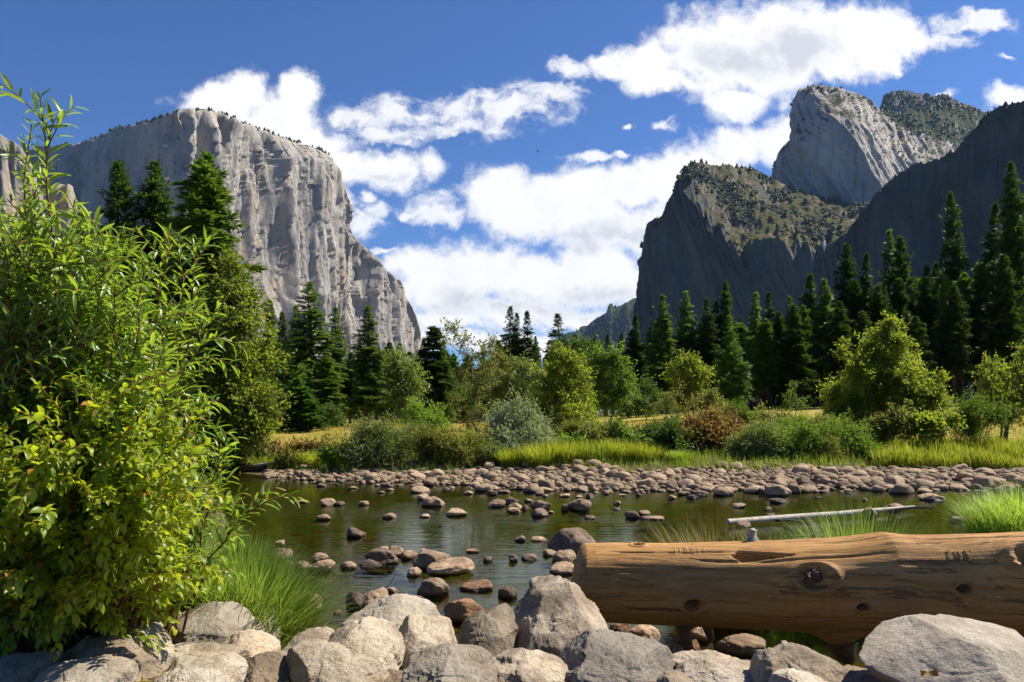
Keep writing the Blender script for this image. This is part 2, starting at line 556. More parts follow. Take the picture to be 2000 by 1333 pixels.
M['stem_pale'] = bark_mat('shrub_old_stems', (0.10, 0.075, 0.045), (0.2, 0.16, 0.09))

# ------------------------------------------------------------------ terrain
WL_X = np.array((-60, -30, -13, -11.5, -8, -1.9, 3.4, 8.6, 12.5, 18.6, 30, 60.0))
WL_Y = np.array((52, 44, 36, 34.7, 32, 29.7, 27.5, 27.5, 28.5, 29.7, 31, 34.0))

def sstep(a, b, x):
    t = np.clip((x - a) / (b - a), 0, 1)
    return t * t * (3 - 2 * t)

def ground_z(x, y):
    x, y = np.asarray(x, float), np.asarray(y, float)
    wl = np.interp(x, WL_X, WL_Y) + 0.5 * pn(x * 0.5, 3.3, 0.7)
    d = y - wl                                              # metres beyond the far waterline
    bed = -0.38 + 0.10 * fbm(x * 0.35, y * 0.35, 4.4, 3)
    far = np.interp(d, (-14, -5, 0, 3.9, 5.9, 10.0, 17, 30), (0, 0.25, 0.40, 0.66, 1.05, 1.42, 1.82, 1.9)) - 0.40
    side = np.clip(x / np.maximum(y, 1.0), -0.6, 0.85)
    climb = np.interp(side, (-0.4, -0.15, 0.1, 0.25, 0.62, 0.8), (0.0, 0.0, 0.45, 1.3, 2.7, 3.0))
    far = far + climb * sstep(38, 105, y) + 0.06 * fbm(x * 0.2, y * 0.2, 1.1, 3) * sstep(0, 8, d)
    far = np.where(d > -14, np.maximum(bed, far - 0.38 * (1 - sstep(-9, -1, d))), bed)
    # near bank: runs diagonally on the left, along the camera on the right
    edge_l = -1.7 - (y - 7.2) * 0.42                        # left bank edge
    e_near = 6.9 + 0.4 * pn(x * 0.6, 1.5, 2.2)
    n1 = 0.95 - 1.25 * sstep(-2.2, 1.2, y - e_near) + 0.25 * sstep(-1.5, -3.5, x)
    n2 = np.interp(edge_l - x, (-1.2, 0.0, 1.4, 3.0), (-0.45, 0.02, 0.75, 1.1))
    near = np.maximum(n1, n2) + 0.05 * fbm(x * 1.3, y * 1.3, 7.7, 3)
    isl = -0.4 + 1.05 * np.exp(-(((x - 7.6) / 2.9) ** 2 + ((y - 11.6) / 1.7) ** 2))
    z = np.maximum(np.maximum(np.where(y < 34, near, -9), far), isl)
    return z

def axis(lo, hi, knots):
    out = []
    for a, b, n in knots:
        out.append(np.linspace(a, b, n, endpoint=False))
    return np.concatenate(out + [[hi]])

gx = axis(0, 9000, ((-9000, -1200, 8), (-1200, -200, 16), (-200, -40, 32), (-40, -10, 90), (-10, 12, 210), (12, 45, 110), (45, 200, 40), (200, 1200, 16), (1200, 9000, 8)))
gy = axis(0, 12000, ((-60, -2, 10), (-2, 4, 30), (4, 14, 110), (14, 26, 60), (26, 48, 130), (48, 130, 80), (130, 600, 24), (600, 12000, 16)))
GX, GY = np.meshgrid(gx, gy)
GZ = ground_z(GX, GY)

m, t, out = new_mat('ground_soil_and_meadow')
pos = t.add('ShaderNodeNewGeometry').outputs['Position']
X_, Y_, Z_ = t.sep(pos)
n1 = t.noise(pos, 0.35, 5, 0.6)
n2 = t.noise(pos, 3.5, 6, 0.65)
n3 = t.noise(pos, 30.0, 4, 0.65)
peb = t.voro(pos, 5.5, out=1)
pebd = t.voro(pos, 5.5)
soil = t.mix(t.smooth(n2, 0.35, 0.65), (0.06, 0.042, 0.028), (0.14, 0.105, 0.07))
soil = t.mix(t.m('MULTIPLY', t.smooth(n3, 0.55, 0.7), 0.6), soil, (0.2, 0.16, 0.11))
bedc = t.mix(t.smooth(n2, 0.3, 0.7), (0.055, 0.05, 0.018), (0.13, 0.11, 0.04))
bedc = t.mix(0.45, bedc, t.mix(1.0, peb, (0.2, 0.16, 0.07), 'MULTIPLY'))
gold = t.mix(t.smooth(n1, 0.35, 0.65), (0.22, 0.22, 0.035), (0.40, 0.29, 0.08))
gold = t.mix(t.m('MULTIPLY', t.smooth(n2, 0.45, 0.7), 0.5), gold, (0.17, 0.17, 0.03))
forest = t.mix(t.smooth(n1, 0.4, 0.6), (0.07, 0.05, 0.03), (0.10, 0.09, 0.03))
far = t.mix(t.smooth(Y_, 80.0, 150.0), gold, forest)
col = t.mix(t.smooth(Y_, 35.0, 38.0), soil, far)
col = t.mix(t.smooth(Z_, 0.06, -0.04), col, bedc)
hb = t.m('ADD', t.m('MULTIPLY', n2, 0.6), t.m('ADD', t.m('MULTIPLY', n3, 0.2), t.m('MULTIPLY', pebd, -0.4)))
principled(t, out, col, 0.95, t.bump(hb, 0.8, 0.08), 0.1)
g_ = mesh_np('ground', np.stack([GX, GY, GZ], -1), [grid_faces(*GX.shape)], m)
tag(g_, 'brown bank soil, river bed and golden meadow running to the cliffs', 'ground', kind='structure')

# river water: a reflecting surface over the visible bed
m, t, out = new_mat('river_water')
pos = t.add('ShaderNodeNewGeometry').outputs['Position']
w1 = t.noise(t.mapping(pos, (0.55, 2.2, 1)), 2.2, 3, 0.55, 0.4)
w2 = t.noise(t.mapping(pos, (0.8, 3.4, 1)), 7.0, 3, 0.55, 0.6)
calm = t.smooth(t.noise(t.mapping(pos, (0.10, 0.32, 1)), 1.0, 3, 0.6), 0.42, 0.62)
hh = t.m('ADD', w1, t.m('MULTIPLY', t.m('MULTIPLY', w2, calm), 0.45))
nb = t.bump(hh, 0.12, 0.05)
fr = t.add('ShaderNodeFresnel')
fr.inputs[0].default_value = 1.333
t.l.new(nb, fr.inputs[1])
gl = t.add('ShaderNodeBsdfGlossy')
gl.inputs['Roughness'].default_value = 0.03
gl.inputs['Color'].default_value = (0.60, 0.64, 0.62, 1)
t.l.new(nb, gl.inputs['Normal'])
tr = t.add('ShaderNodeBsdfTransparent')
tr.inputs[0].default_value = (0.50, 0.56, 0.22, 1)
ms = t.add('ShaderNodeMixShader')
t.l.new(fr.outputs[0], ms.inputs[0])
t.l.new(tr.outputs[0], ms.inputs[1])
t.l.new(gl.outputs[0], ms.inputs[2])
t.l.new(ms.outputs[0], out.inputs[0])
wx, wy = np.meshgrid(np.linspace(-70, 70, 60), np.linspace(3.5, 62, 40))
w_ = mesh_np('water', np.stack([wx, wy, wx * 0], -1), [grid_faces(*wx.shape)], m)
tag(w_, 'clear shallow olive green river reflecting trees and sky', 'water', kind='structure')

# ------------------------------------------------------------------ cliffs and mountains
def rock_face_mat(name, c1, c2, streak, dark, s=1.0, veg=0.0, vegc=((0.035, 0.055, 0.015), (0.09, 0.095, 0.03)), soil=None, veg_lo=0.45, veg_hi=0.75, warm=0.55):
    m, t, out = new_mat(name)
    geo = t.add('ShaderNodeNewGeometry')
    pos = geo.outputs['Position']
    vs = t.mapping(pos, (1, 1, 0.14))
    vs2 = t.mapping(pos, (1, 1, 0.06))
    a = t.noise(pos, 0.0045 * s, 6, 0.6)
    b = t.noise(vs, 0.022 * s, 8, 0.65)
    c = t.noise(vs2, 0.05 * s, 6, 0.65)
    d = t.noise(t.mapping(pos, (1, 1, 0.35)), 0.03 * s, 8, 0.7)
    e = t.noise(pos, 0.14 * s, 6, 0.7)
    col = t.mix(t.smooth(a, 0.38, 0.62), c1, c2)
    col = t.mix(t.m('MULTIPLY', t.smooth(b, 0.5, 0.66), warm), col, streak)
    col = t.mix(t.m('MULTIPLY', t.smooth(c, 0.54, 0.68), 0.6), col, dark)
    col = t.mix(t.m('MULTIPLY', t.smooth(d, 0.5, 0.7), 0.35), col, dark)
    col = t.mix(t.m('MULTIPLY', t.smooth(e, 0.56, 0.7), 0.3), col, tuple(min(1, x * 1.3) for x in c1))
    h = t.m('ADD', t.m('MULTIPLY', b, 9.0), t.m('ADD', t.m('MULTIPLY', d, 7.0), t.m('MULTIPLY', e, 2.5)))
    h = t.m('ADD', h, t.m('MULTIPLY', c, 3.0))
    if veg > 0:
        nz = t.sep(geo.outputs['Normal'])[2]
        if soil is not None:
            sm = t.m('MULTIPLY', t.smooth(nz, veg_lo - .1, veg_hi), t.smooth(t.noise(pos, 0.02 * s, 6, 0.7), .36, .5))
            col = t.mix(sm, col, t.mix(t.smooth(d, .4, .6), soil, tuple(x * .6 for x in soil)))
        vn = t.noise(pos, 0.012 * s, 6, 0.65)
        vf = t.noise(pos, 0.08 * s, 5, 0.7)
        f = t.m('MULTIPLY', t.smooth(nz, veg_lo, veg_hi), t.smooth(t.m('ADD', t.m('MULTIPLY', vn, 0.6), t.m('MULTIPLY', vf, 0.4)), 0.60 - 0.22 * veg, 0.66 - 0.16 * veg))
        vc = t.mix(t.smooth(vf, 0.35, 0.65), vegc[0], vegc[1])
        col = t.mix(f, col, vc)
        h = t.m('ADD', h, t.m('MULTIPLY', t.m('MULTIPLY', f, vf), 22.0))
    principled(t, out, col, 0.92, t.bump(h, 1.0, 1.0), 0.12)
    return m

def loft(rows, nvs, nu, K=None):
    """rows: list of control polylines [(px,py,D)...] with equal counts; nvs: rows of quads between neighbours"""
    K = len(rows[0])
    base = np.array([[P(*c) for c in r] for r in rows])            # R,K,3
    seg = np.linalg.norm(np.diff(base, axis=1), axis=2).mean(0)
    s = np.concatenate([[0], np.cumsum(seg)])
    u = np.linspace(0, s[-1], nu)
    R = np.stack([np.stack([np.interp(u, s, r[:, k]) for k in range(3)], -1) for r in base])
    out, wr = [], []
    for i, nv in enumerate(nvs):
        for k in range(nv):
            f = k / nv
            out.append(R[i] * (1 - f) + R[i + 1] * f)
            wr.append(i + f)
    out.append(R[-1])
    wr.append(len(nvs))
    A = np.array(out)
    U = np.broadcast_to(u, A.shape[:2])
    return A, U, np.array(wr)[:, None] * np.ones_like(U)

def plan_normals(A):
    tu = np.gradient(A, axis=1)
    for _ in range(20):
        tu[:, 1:-1] = (tu[:, :-2] + tu[:, 1:-1] + tu[:, 2:]) / 3
    n = np.stack([tu[..., 1], -tu[..., 0], np.zeros_like(tu[..., 0])], -1)
    return unit(n)

def column_relief(U, Z, seed, wl, drift=0.04):
    """buttresses and chimneys: sharp vertical ribs that wander a little with height"""
    w = U + 26 * fbm(Z / 420, seed, U / 900, 2) + drift * Z
    r1 = pn(w / wl, Z / (wl * 14), seed + 0.5)
    r2 = pn(w / (wl * .38) + 9, Z / (wl * 6), seed + 3.5)
    r3 = pn(w / (wl * .14) + 4, Z / (wl * 2.6), seed + 7.5)
    wu = U + 34 * fbm(U / 170, Z / 260, seed + 2, 4) + drift * Z
    wz = Z + 60 * fbm(U / 130, Z / 200, seed + 4, 3)
    sl = 0.62 * slabs(wu / (wl * .55), wz / (wl * 9.0), int(seed)) + 0.42 * slabs(wu / (wl * .23) + 7, wz / (wl * 4.5), int(seed) + 1) + 0.16 * slabs(wu / (wl * .09) + 3, wz / (wl * 1.5), int(seed) + 2)
    step = lambda r: np.tanh(5 * r) * .45 + r * .5          # flat panels with abrupt corners
    ridge = lambda r: 1 - 2 * np.abs(r)
    return sl + 0.7 * step(r1) + 0.42 * step(r2) + 0.10 * ridge(r3) + 0.05 * ridge(pn(w / (wl * .05), Z / (wl * .9), seed + 1.5))

def mountain(name, label, A, mat, cat='cliff'):
    o = mesh_np(name, A, [grid_faces(*A.shape[:2])], mat)
    return tag(o, label, cat, kind='structure')

# --- the big granite wall on the left
rim = [(20, 300), (70, 292), (140, 285), (180, 275), (230, 252), (290, 240), (320, 228), (345, 218), (380, 214), (410, 216), (440, 225), (480, 243), (530, 262), (580, 280), (620, 292), (642, 303), (650, 318), (652, 380), (655, 425),
       (690, 460), (730, 500), (770, 550), (800, 590), (814, 620), (822, 650), (824, 700)]
rim = [(px, py, float(np.interp(px, (20, 180, 345, 400, 650, 830), (3250, 2850, 2330, 2400, 3200, 3800)))) for px, py in rim]
foot = [(px if px < 650 else 650 + (px - 650) * 1.0, 818, D - 190) for px, py, D in rim]
foot[7] = (330, 818, 2110); foot[8] = (368, 818, 2140); foot[6] = (306, 818, 2230)
midr = []
for (fx, fy, fd), (rx, ry, rd) in zip(foot, rim):
    k = 0.45
    midr.append((fx * (1 - k) + rx * k, fy * (1 - k) + ry * k, fd * (1 - k) + rd * k - 45))
b1 = [(px, py + 3, D + 160) for px, py, D in rim]
b2 = [(px, py + 60, D + 900) for px, py, D in rim]
A, U, V = loft([foot, midr, rim, b1, b2], (70, 130, 14, 4), 760)
N = plan_normals(A)
Z = A[..., 2]
wall = np.clip(sstep(0, .15, V) * (1 - sstep(1.86, 2.02, V)), 0, 1)
rel = column_relief(U, Z, 2.0, 175)
px_of = CX + F * A[..., 0] / A[..., 1]
west = 1 - sstep(0, 1, np.clip((px_of - 300) / 60, 0, 1))       # the shaded side is smoother
# the tall dark recess right of the prow and its leaning flakes
rec = np.exp(-((px_of - (446 + 0.20 * np.clip((2.6 + (805 - 330) / 1600 * 2500 - Z), 0, 800) * 0.55)) / 24) ** 2) * sstep(0.9, 1.25, V)
flake = np.exp(-((px_of - (545 - (Z - 300) * 0.055)) / 26) ** 2) * sstep(0.05, .3, V) * (1 - sstep(.7, 1.1, V))
A = A + N * (wall * (rel * (84 - 52 * west) + 6 * fbm(U / 50, Z / 400, 3.0, 4) + 2 * fbm(U / 12, Z / 90, 5.0, 3) - 62 * rec + 75 * flake))[..., None]
A[..., 2] += (sstep(1.85, 2.0, V) * (9 * fbm(U / 45, V * 3, 8.0, 4) + 5 * pn(U / 12, V * 5, 2.0)) )
M['elcap'] = rock_face_mat('pale_granite_wall', (0.43, 0.405, 0.36), (0.28, 0.27, 0.25), (0.43, 0.315, 0.205), (0.075, 0.075, 0.077), 1.0, veg=0.5, veg_lo=0.6, veg_hi=0.8)
mountain('granite_cliff', 'huge pale granite wall rising above the trees on the left, sunlit on its right face', A, M['elcap'])
EL_RIM = A[(V[:, 0] >= 2.0) & (V[:, 0] <= 2.6)]

# --- pillars at the left edge
r = [(-160, 235, 1900), (-90, 250, 1870), (-20, 262, 1850), (6, 266, 1850), (28, 278, 1860), (44, 296, 1880), (57, 322, 1900), (62, 380, 1930), (70, 470, 1950), (80, 560, 1960)]
f = [(px, 818, D - 120) for px, py, D in r]
A, U, V = loft([f, r, [(px - 10, py + 6, D + 300) for px, py, D in r]], (120, 8), 200)
N = plan_normals(A)
wl_ = sstep(0, .1, V) * (1 - sstep(.95, 1.05, V))
A = A + N * (wl_ * (column_relief(U, A[..., 2], 5.0, 80) * 24 + 5 * fbm(U / 30, A[..., 2] / 90, 4.0, 4)))[..., None]
A[..., 2] += 5 * fbm(U / 30, V, 2.0, 3) * sstep(.9, 1, V)
M['pillar'] = rock_face_mat('tan_granite_pillars', (0.40, 0.345, 0.28), (0.30, 0.27, 0.24), (0.42, 0.29, 0.19), (0.16, 0.15, 0.14), 1.6)
mountain('granite_pillar', 'tan granite pillar at the left edge beside the dark side wall', A, M['pillar'])
r = [(84, 520, 2150), (92, 410, 2120), (99, 372, 2100), (112, 362, 2095), (128, 366, 2090), (141, 362, 2085), (148, 385, 2085), (152, 412, 2090), (160, 424, 2095), (166, 470, 2100), (178, 540, 2110), (192, 600, 2120)]
f = [(px + 4, 818, D - 90) for px, py, D in r]
A, U, V = loft([f, r, [(px, py + 10, D + 200) for px, py, D in r]], (100, 6), 160)
N = plan_normals(A)
wl_ = sstep(0, .1, V) * (1 - sstep(.95, 1.05, V))
A = A + N * (wl_ * (column_relief(U, A[..., 2], 9.0, 60) * 22 + 10 * fbm(U / 25, A[..., 2] / 60, 4.0, 4)))[..., None]
A[..., 2] += 7 * fbm(U / 20, V, 6.0, 3) * sstep(.9, 1, V)
mountain('granite_pinnacle', 'small pointed granite pinnacles below the shaded side of the big wall', A, M['pillar'])

# --- lower rock on the right of the valley
r = [(1236, 690, 2060), (1241, 620, 2040), (1247, 560, 2030), (1256, 490, 2010), (1263, 455, 2000), (1280, 438, 1985), (1295, 430, 1975), (1304, 405, 1965), (1313, 385, 1955), (1324, 350, 1950), (1340, 342, 1945), (1352, 392, 1925), (1380, 427, 1900), (1393, 455, 1885),
     (1443, 496, 1850), (1486, 470, 1850), (1549, 478, 1830), (1602, 482, 1815), (1640, 470, 1800), (1700, 460, 1780)]
sk = [(1236, 690, 2100), (1241, 620, 2090), (1247, 558, 2080), (1256, 488, 2070), (1263, 453, 2060), (1280, 436, 2050), (1295, 428, 2040), (1304, 403, 2030), (1313, 383, 2020), (1325, 346, 2010), (1343, 322, 2010), (1358, 320, 2060), (1380, 321, 2120), (1420, 326, 2180),
      (1470, 328, 2230), (1503, 346, 2270), (1540, 365, 2310), (1595, 386, 2360), (1660, 392, 2380), (1740, 380, 2380)]
f = [(1226 + i * 25.5, 818, D - 70) for i, (px, py, D) in enumerate(r)]
bk = [(px + 20, py + 40, D + 500) for px, py, D in sk]
A, U, V = loft([f, r, sk, bk], (110, 90, 4), 420)
N = plan_normals(A)
Z = A[..., 2]
wl_ = sstep(0, .1, V) * (1 - sstep(.93, 1.06, V))
sl = sstep(.98, 1.1, V) * (1 - sstep(1.92, 2.0, V))
A = A + N * (wl_ * (column_relief(U, Z, 12.0, 120) * 26 + 9 * fbm(U / 45, Z / 110, 3.3, 4)))[..., None]
rimn = np.exp(-((V - 1.0) / .16) ** 2)
A = A + N * (rimn * 34 * fbm(U / 55, 2.2, V * 2, 4))[..., None]
A[..., 2] += rimn * 20 * fbm(U / 45, 7.7, V * 2, 4) * sstep(300, 500, U)
A[..., 2] += sl * (26 * fbm(A[..., 0] / 90, A[..., 1] / 90, 2.0, 5) + 9 * pn(A[..., 0] / 20, A[..., 1] / 20, 4.0)) + 4 * fbm(U / 20, V * 2, 9.0, 3) * sstep(.9, 1, V)
M['cath'] = rock_face_mat('shade_darkened_granite', (0.13, 0.14, 0.125), (0.075, 0.088, 0.08), (0.19, 0.14, 0.10), (0.04, 0.048, 0.048), 1.2, veg=0.8, soil=(0.30, 0.225, 0.15), vegc=((0.05, 0.075, 0.015), (0.13, 0.14, 0.035)), veg_lo=0.42, veg_hi=0.62)  # rock colours lowered so the cliff's shade is partly in the base colour
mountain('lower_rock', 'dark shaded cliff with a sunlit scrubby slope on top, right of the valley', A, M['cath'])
LOW_FACE = A[(V[:, 0] > .3) & (V[:, 0] < .97)]
LOW_SLOPE = A[(V[:, 0] > 1.04) & (V[:, 0] <= 2.02)]
LOW_RIM = A[(V[:, 0] >= 1.9) & (V[:, 0] <= 2.03)]

# --- middle rock: the tall dome
sk = [(1506, 362, 2640), (1509, 335, 2640), (1519, 300, 2630), (1530, 285, 2625), (1544, 272, 2620), (1546, 240, 2610), (1547, 200, 2600), (1559, 176, 2590), (1580, 168, 2580), (1602, 166, 2575), (1640, 172, 2580), (1680, 185, 2600),
      (1704, 196, 2620), (1712, 208, 2640), (1726, 222, 2660), (1760, 250, 2700), (1800, 262, 2760), (1850, 276, 2850), (1890, 286, 2900), (1960, 300, 2950)]
mi = [(1504, 385, 2600), (1507, 365, 2590), (1514, 345, 2570), (1524, 335, 2550), (1538, 325, 2530), (1545, 310, 2500), (1556, 290, 2470), (1580, 270, 2430), (1606, 250, 2390), (1630, 240, 2370), (1655, 235, 2370), (1685, 245, 2400),
      (1705, 265, 2430), (1725, 280, 2450), (1745, 300, 2480), (1775, 320, 2520), (1815, 330, 2560), (1860, 340, 2650), (1900, 350, 2700), (1960, 360, 2750)]
f = [(1500 + i * 24.0, 470, D - d_) for i, ((px, py, D), d_) in enumerate(zip(mi, np.linspace(40, 190, 20)))]
bk = [(px + 6, py + 60, D + 500) for px, py, D in sk]
A, U, V = loft([f, mi, sk, bk], (70, 90, 5), 340)
N = plan_normals(A)
Z = A[..., 2]
wl_ = sstep(0, .1, V) * (1 - sstep(1.9, 2.0, V))
A = A + N * (wl_ * (column_relief(U, Z, 21.0, 110, .3) * 18 + 9 * fbm(U / 60, Z / 120, 3.9, 5) + 2.5 * fbm(U / 14, Z / 30, 1.9, 3)))[..., None]
A[..., 2] += 6 * fbm(U / 25, V * 3, 3.0, 4) * sstep(1.8, 2, V)
M['dome'] = rock_face_mat('grey_granite_dome', (0.50, 0.465, 0.42), (0.33, 0.31, 0.28), (0.38, 0.28, 0.22), (0.15, 0.145, 0.14), 1.3, veg=0.55, veg_lo=0.5, veg_hi=0.7, warm=0.35)
mountain('middle_rock', 'tall grey granite dome behind the scrubby slope, pale on its sunlit right side', A, M['dome'])
DOME_TOP = A[(V[:, 0] > 1.72) & (V[:, 0] <= 2.05)]
DOME_FACE = A[(V[:, 0] > 0.3) & (V[:, 0] <= 1.8)][:, 150:]

# --- higher rock behind it
sk = [(1712, 230, 3120), (1720, 205, 3120), (1725, 186, 3110), (1742, 178, 3100), (1765, 180, 3100), (1790, 182, 3100), (1830, 186, 3110), (1858, 192, 3120), (1880, 203, 3130), (1912, 213, 3150), (1950, 224, 3180), (2020, 250, 3200)]
mi = [(1712, 250, 3080), (1718, 228, 3080), (1724, 214, 3070), (1745, 213, 3060), (1770, 216, 3060), (1795, 213, 3060), (1830, 208, 3070), (1860, 212, 3080), (1885, 220, 3090), (1915, 228, 3110), (1955, 240, 3140), (2020, 262, 3160)]
f = [(px + 25, 350, D - 380) for px, py, D in mi]
A, U, V = loft([f, mi, sk, [(px, py + 50, D + 400) for px, py, D in sk]], (60, 24, 4), 220)
A[..., 2] += 16 * fbm(A[..., 0] / 80, A[..., 1] / 80, 6.0, 5) * sstep(.02, .15, V) + 6 * fbm(U / 18, V * 2, 5.0, 3)
M['higher'] = rock_face_mat('wooded_granite', (0.30, 0.28, 0.25), (0.22, 0.20, 0.18), (0.3, 0.23, 0.17), (0.12, 0.11, 0.105), 1.3, veg=1.6, vegc=((0.04, 0.065, 0.015), (0.085, 0.10, 0.03)), veg_lo=0.35, veg_hi=0.55)
mountain('higher_rock', 'wooded rocky summit peeping out behind the tall dome', A, M['higher'])
HI_SLOPE = A[(V[:, 0] > .3) & (V[:, 0] <= 2.03)]

# --- the near shaded ridge on the right
sk = [(1596, 560, 1700), (1612, 500, 1690), (1625, 476, 1680), (1650, 458, 1660), (1672, 430, 1640), (1690, 405, 1620), (1712, 378, 1600), (1732, 358, 1580), (1760, 335, 1555), (1790, 321, 1530), (1822, 315, 1500), (1842, 308, 1480), (1862, 294, 1460), (1882, 276, 1440), (1902, 252, 1420),
      (1925, 226, 1400), (1948, 210, 1375), (1972, 204, 1350), (2000, 197, 1320), (2050, 185, 1270), (2120, 160, 1200), (2260, 120, 1080)]
f = [(px - 10, 818, D - 75) for px, py, D in sk]
A, U, V = loft([f, sk, [(px + 8, py + 8, D + 90) for px, py, D in sk], [(px + 40, py + 200, D + 260) for px, py, D in sk]], (130, 6, 4), 420)
N = plan_normals(A)
Z = A[..., 2]
wl_ = sstep(0, .1, V) * (1 - sstep(.95, 1.0, V))
A = A + N * (wl_ * (column_relief(U, Z, 31.0, 90) * 20 + 6 * fbm(U / 40, Z / 110, 2.9, 4)))[..., None]
A[..., 2] += 6 * fbm(U / 22, V, 7.0, 4) * sstep(.85, 1, V)
M['ridge'] = rock_face_mat('shade_darkened_ridge', (0.085, 0.10, 0.095), (0.042, 0.055, 0.054), (0.11, 0.09, 0.07), (0.022, 0.028, 0.030), 1.5, veg=0.8, veg_lo=0.4, veg_hi=0.6)  # granite set very dark: the ridge's deep shade is put into its colour
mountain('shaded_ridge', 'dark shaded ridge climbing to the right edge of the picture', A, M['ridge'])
RIDGE_FACE = A[(V[:, 0] > .3) & (V[:, 0] < .97)]
RIDGE_TOP = A[(V[:, 0] > .95) & (V[:, 0] <= 1.6)]

# --- blue hill far up the valley
sk = [(1060, 700, 6300), (1090, 672, 6200), (1106, 658, 6100), (1130, 645, 6000), (1150, 632, 5950), (1170, 620, 5900), (1184, 610, 5850), (1189, 596, 5830), (1194, 592, 5830), (1200, 600, 5820), (1210, 598, 5800), (1226, 589, 5780), (1245, 580, 5750), (1290, 560, 5700), (1340, 540, 5700)]
f = [(px, 790, D - 900) for px, py, D in sk]
A, U, V = loft([f, sk, [(px, py + 20, D + 500) for px, py, D in sk]], (70, 5), 260)
N = plan_normals(A)
A = A + N * (sstep(0, .1, V) * (1 - sstep(.95, 1, V)) * 90 * fbm(U / 260, A[..., 2] / 600, 3.0, 5))[..., None]
A[..., 2] += 14 * fbm(U / 60, V, 1.0, 4) * sstep(.8, 1, V)
M['far_hill'] = rock_face_mat('far_wooded_hill', (0.28, 0.27, 0.25), (0.2, 0.19, 0.18), (0.3, 0.25, 0.2), (0.12, 0.12, 0.12), 0.6, veg=1.3, vegc=((0.03, 0.05, 0.015), (0.07, 0.085, 0.03)), veg_lo=0.25, veg_hi=0.5)
mountain('far_hill', 'blue hazy wooded hill with a rocky notch far up the valley', A, M['far_hill'], 'hill')
HILL = A[(V[:, 0] > .2) & (V[:, 0] <= 1.02)]

# --- waterfall lip in the notch between the scrubby slope and the shaded ridge
wf = Geo()
c0 = P(1609, 478, 1742)
pts = [c0 + np.array((0, k * -1.2, -k * 7.0)) for k in range(-1, 3)]
wf.tube(pts, [2.6, 3.2, 1.8, .6], 8)
m, t, out = new_mat('falling_water')
principled(t, out, (0.8, 0.82, 0.85), 0.5)
o = wf.build('waterfall', m)
tag(o, 'thin white waterfall lip in the notch left of the shaded ridge', 'waterfall', kind='structure')

# --- trees on the heights, too far to count: one mass per mountain
def cone_tpl(n=6):
    v, f = [], []
    for k, (z, r_) in enumerate(((0.08, .30), (0.45, .2), (0.42, .24), (0.78, .09))):
        for j in range(n):
            a = 2 * math.pi * (j + k * .5) / n
            v.append((r_ * math.cos(a), r_ * math.sin(a), z))
    v.append((0, 0, 1)); v.append((0, 0, -0.1))
    for b_ in (0, 2):
        for j in range(n):
            f.append((b_ * n + j, b_ * n + (j + 1) % n, (b_ + 1) * n + (j + 1) % n, (b_ + 1) * n + j))
    tri = [(3 * n + j, 3 * n + (j + 1) % n, 4 * n) for j in range(n)] + [(2 * n + (j + 1) % n, 2 * n + j, 4 * n + 1) for j in range(n)] + [((j + 1) % n, j, 4 * n + 1) for j in range(n)]
    return np.array(v)[:, [2, 1, 0]] , [np.array(f), np.array(tri)]
CONE_V, CONE_F = cone_tpl()

def woods(name, label, pts, n, hmin, hmax, wide=1.0, clump=None, mat='needle_dark'):
    pts = pts.reshape(-1, 3)
    g = Geo()
    idx = RNG.integers(0, len(pts), n * 4)
    p = pts[idx] + RNG.normal(size=(n * 4, 3)) * (1.5, 1.5, 0) - (0, 0, .6)
    if clump:
        keep = fbm(p[:, 0] / clump, p[:, 1] / clump, p[:, 2] / clump, 3) + RNG.normal(size=len(p)) * .12 > 0.05
        p = p[keep]
    p = p[:n]
    h = RNG.uniform(hmin, hmax, len(p)) * RNG.uniform(.6, 1, len(p))
    w = h * RNG.uniform(.8, 1.3, len(p)) * wide
    up = np.tile((0.0, 0.0, 1.0), (len(p), 1)) + RNG.normal(size=(len(p), 3)) * .04
    ang = RNG.uniform(0, 6.28, len(p))
    side = np.stack([np.cos(ang), np.sin(ang), 0 * ang], -1)
    g.stamp(CONE_V, CONE_F, p, up, side, np.stack([h, w, w], -1))
    o = g.build(name, M[mat], smooth=False)
    return tag(o, label, 'distant trees', kind='stuff')

woods('clifftop_woods', 'tiny conifers along the top of the big granite wall', EL_RIM[:, 40:600], 420, 5, 17, 1.3, 45)
woods('slope_scrub', 'scattered scrub and small trees on the sunlit slope of the lower rock', LOW_SLOPE[:, 150:], 4200, 2, 9, 2.4, 110, 'leaf_deep')
woods('slope_top_woods', 'small conifers on the skyline of the lower rock', LOW_RIM, 130, 8, 20)
woods('dome_woods', 'small trees on the top of the tall grey dome', DOME_TOP[:, 70:], 170, 6, 13, 1.5)
woods('dome_scrub', 'sparse scrub in the cracks of the tall grey dome', DOME_FACE, 220, 4, 9, 1.8, 60)
woods('summit_woods', 'trees covering the wooded summit behind the dome', HI_SLOPE, 1500, 4, 13, 1.7, 110, 'leaf_deep')
woods('cliff_ledge_trees', 'small trees on the ledges of the dark shaded cliffs', np.concatenate([LOW_FACE.reshape(-1, 3), RIDGE_FACE.reshape(-1, 3)]), 300, 4, 12, 1.6, 90)
woods('ridge_woods', 'small trees along the crest of the shaded ridge', RIDGE_TOP, 260, 4, 9, 1.4)
woods('far_hill_woods', 'conifers on the blue hill far up the valley', HILL, 700, 14, 30, 1.1, 150)

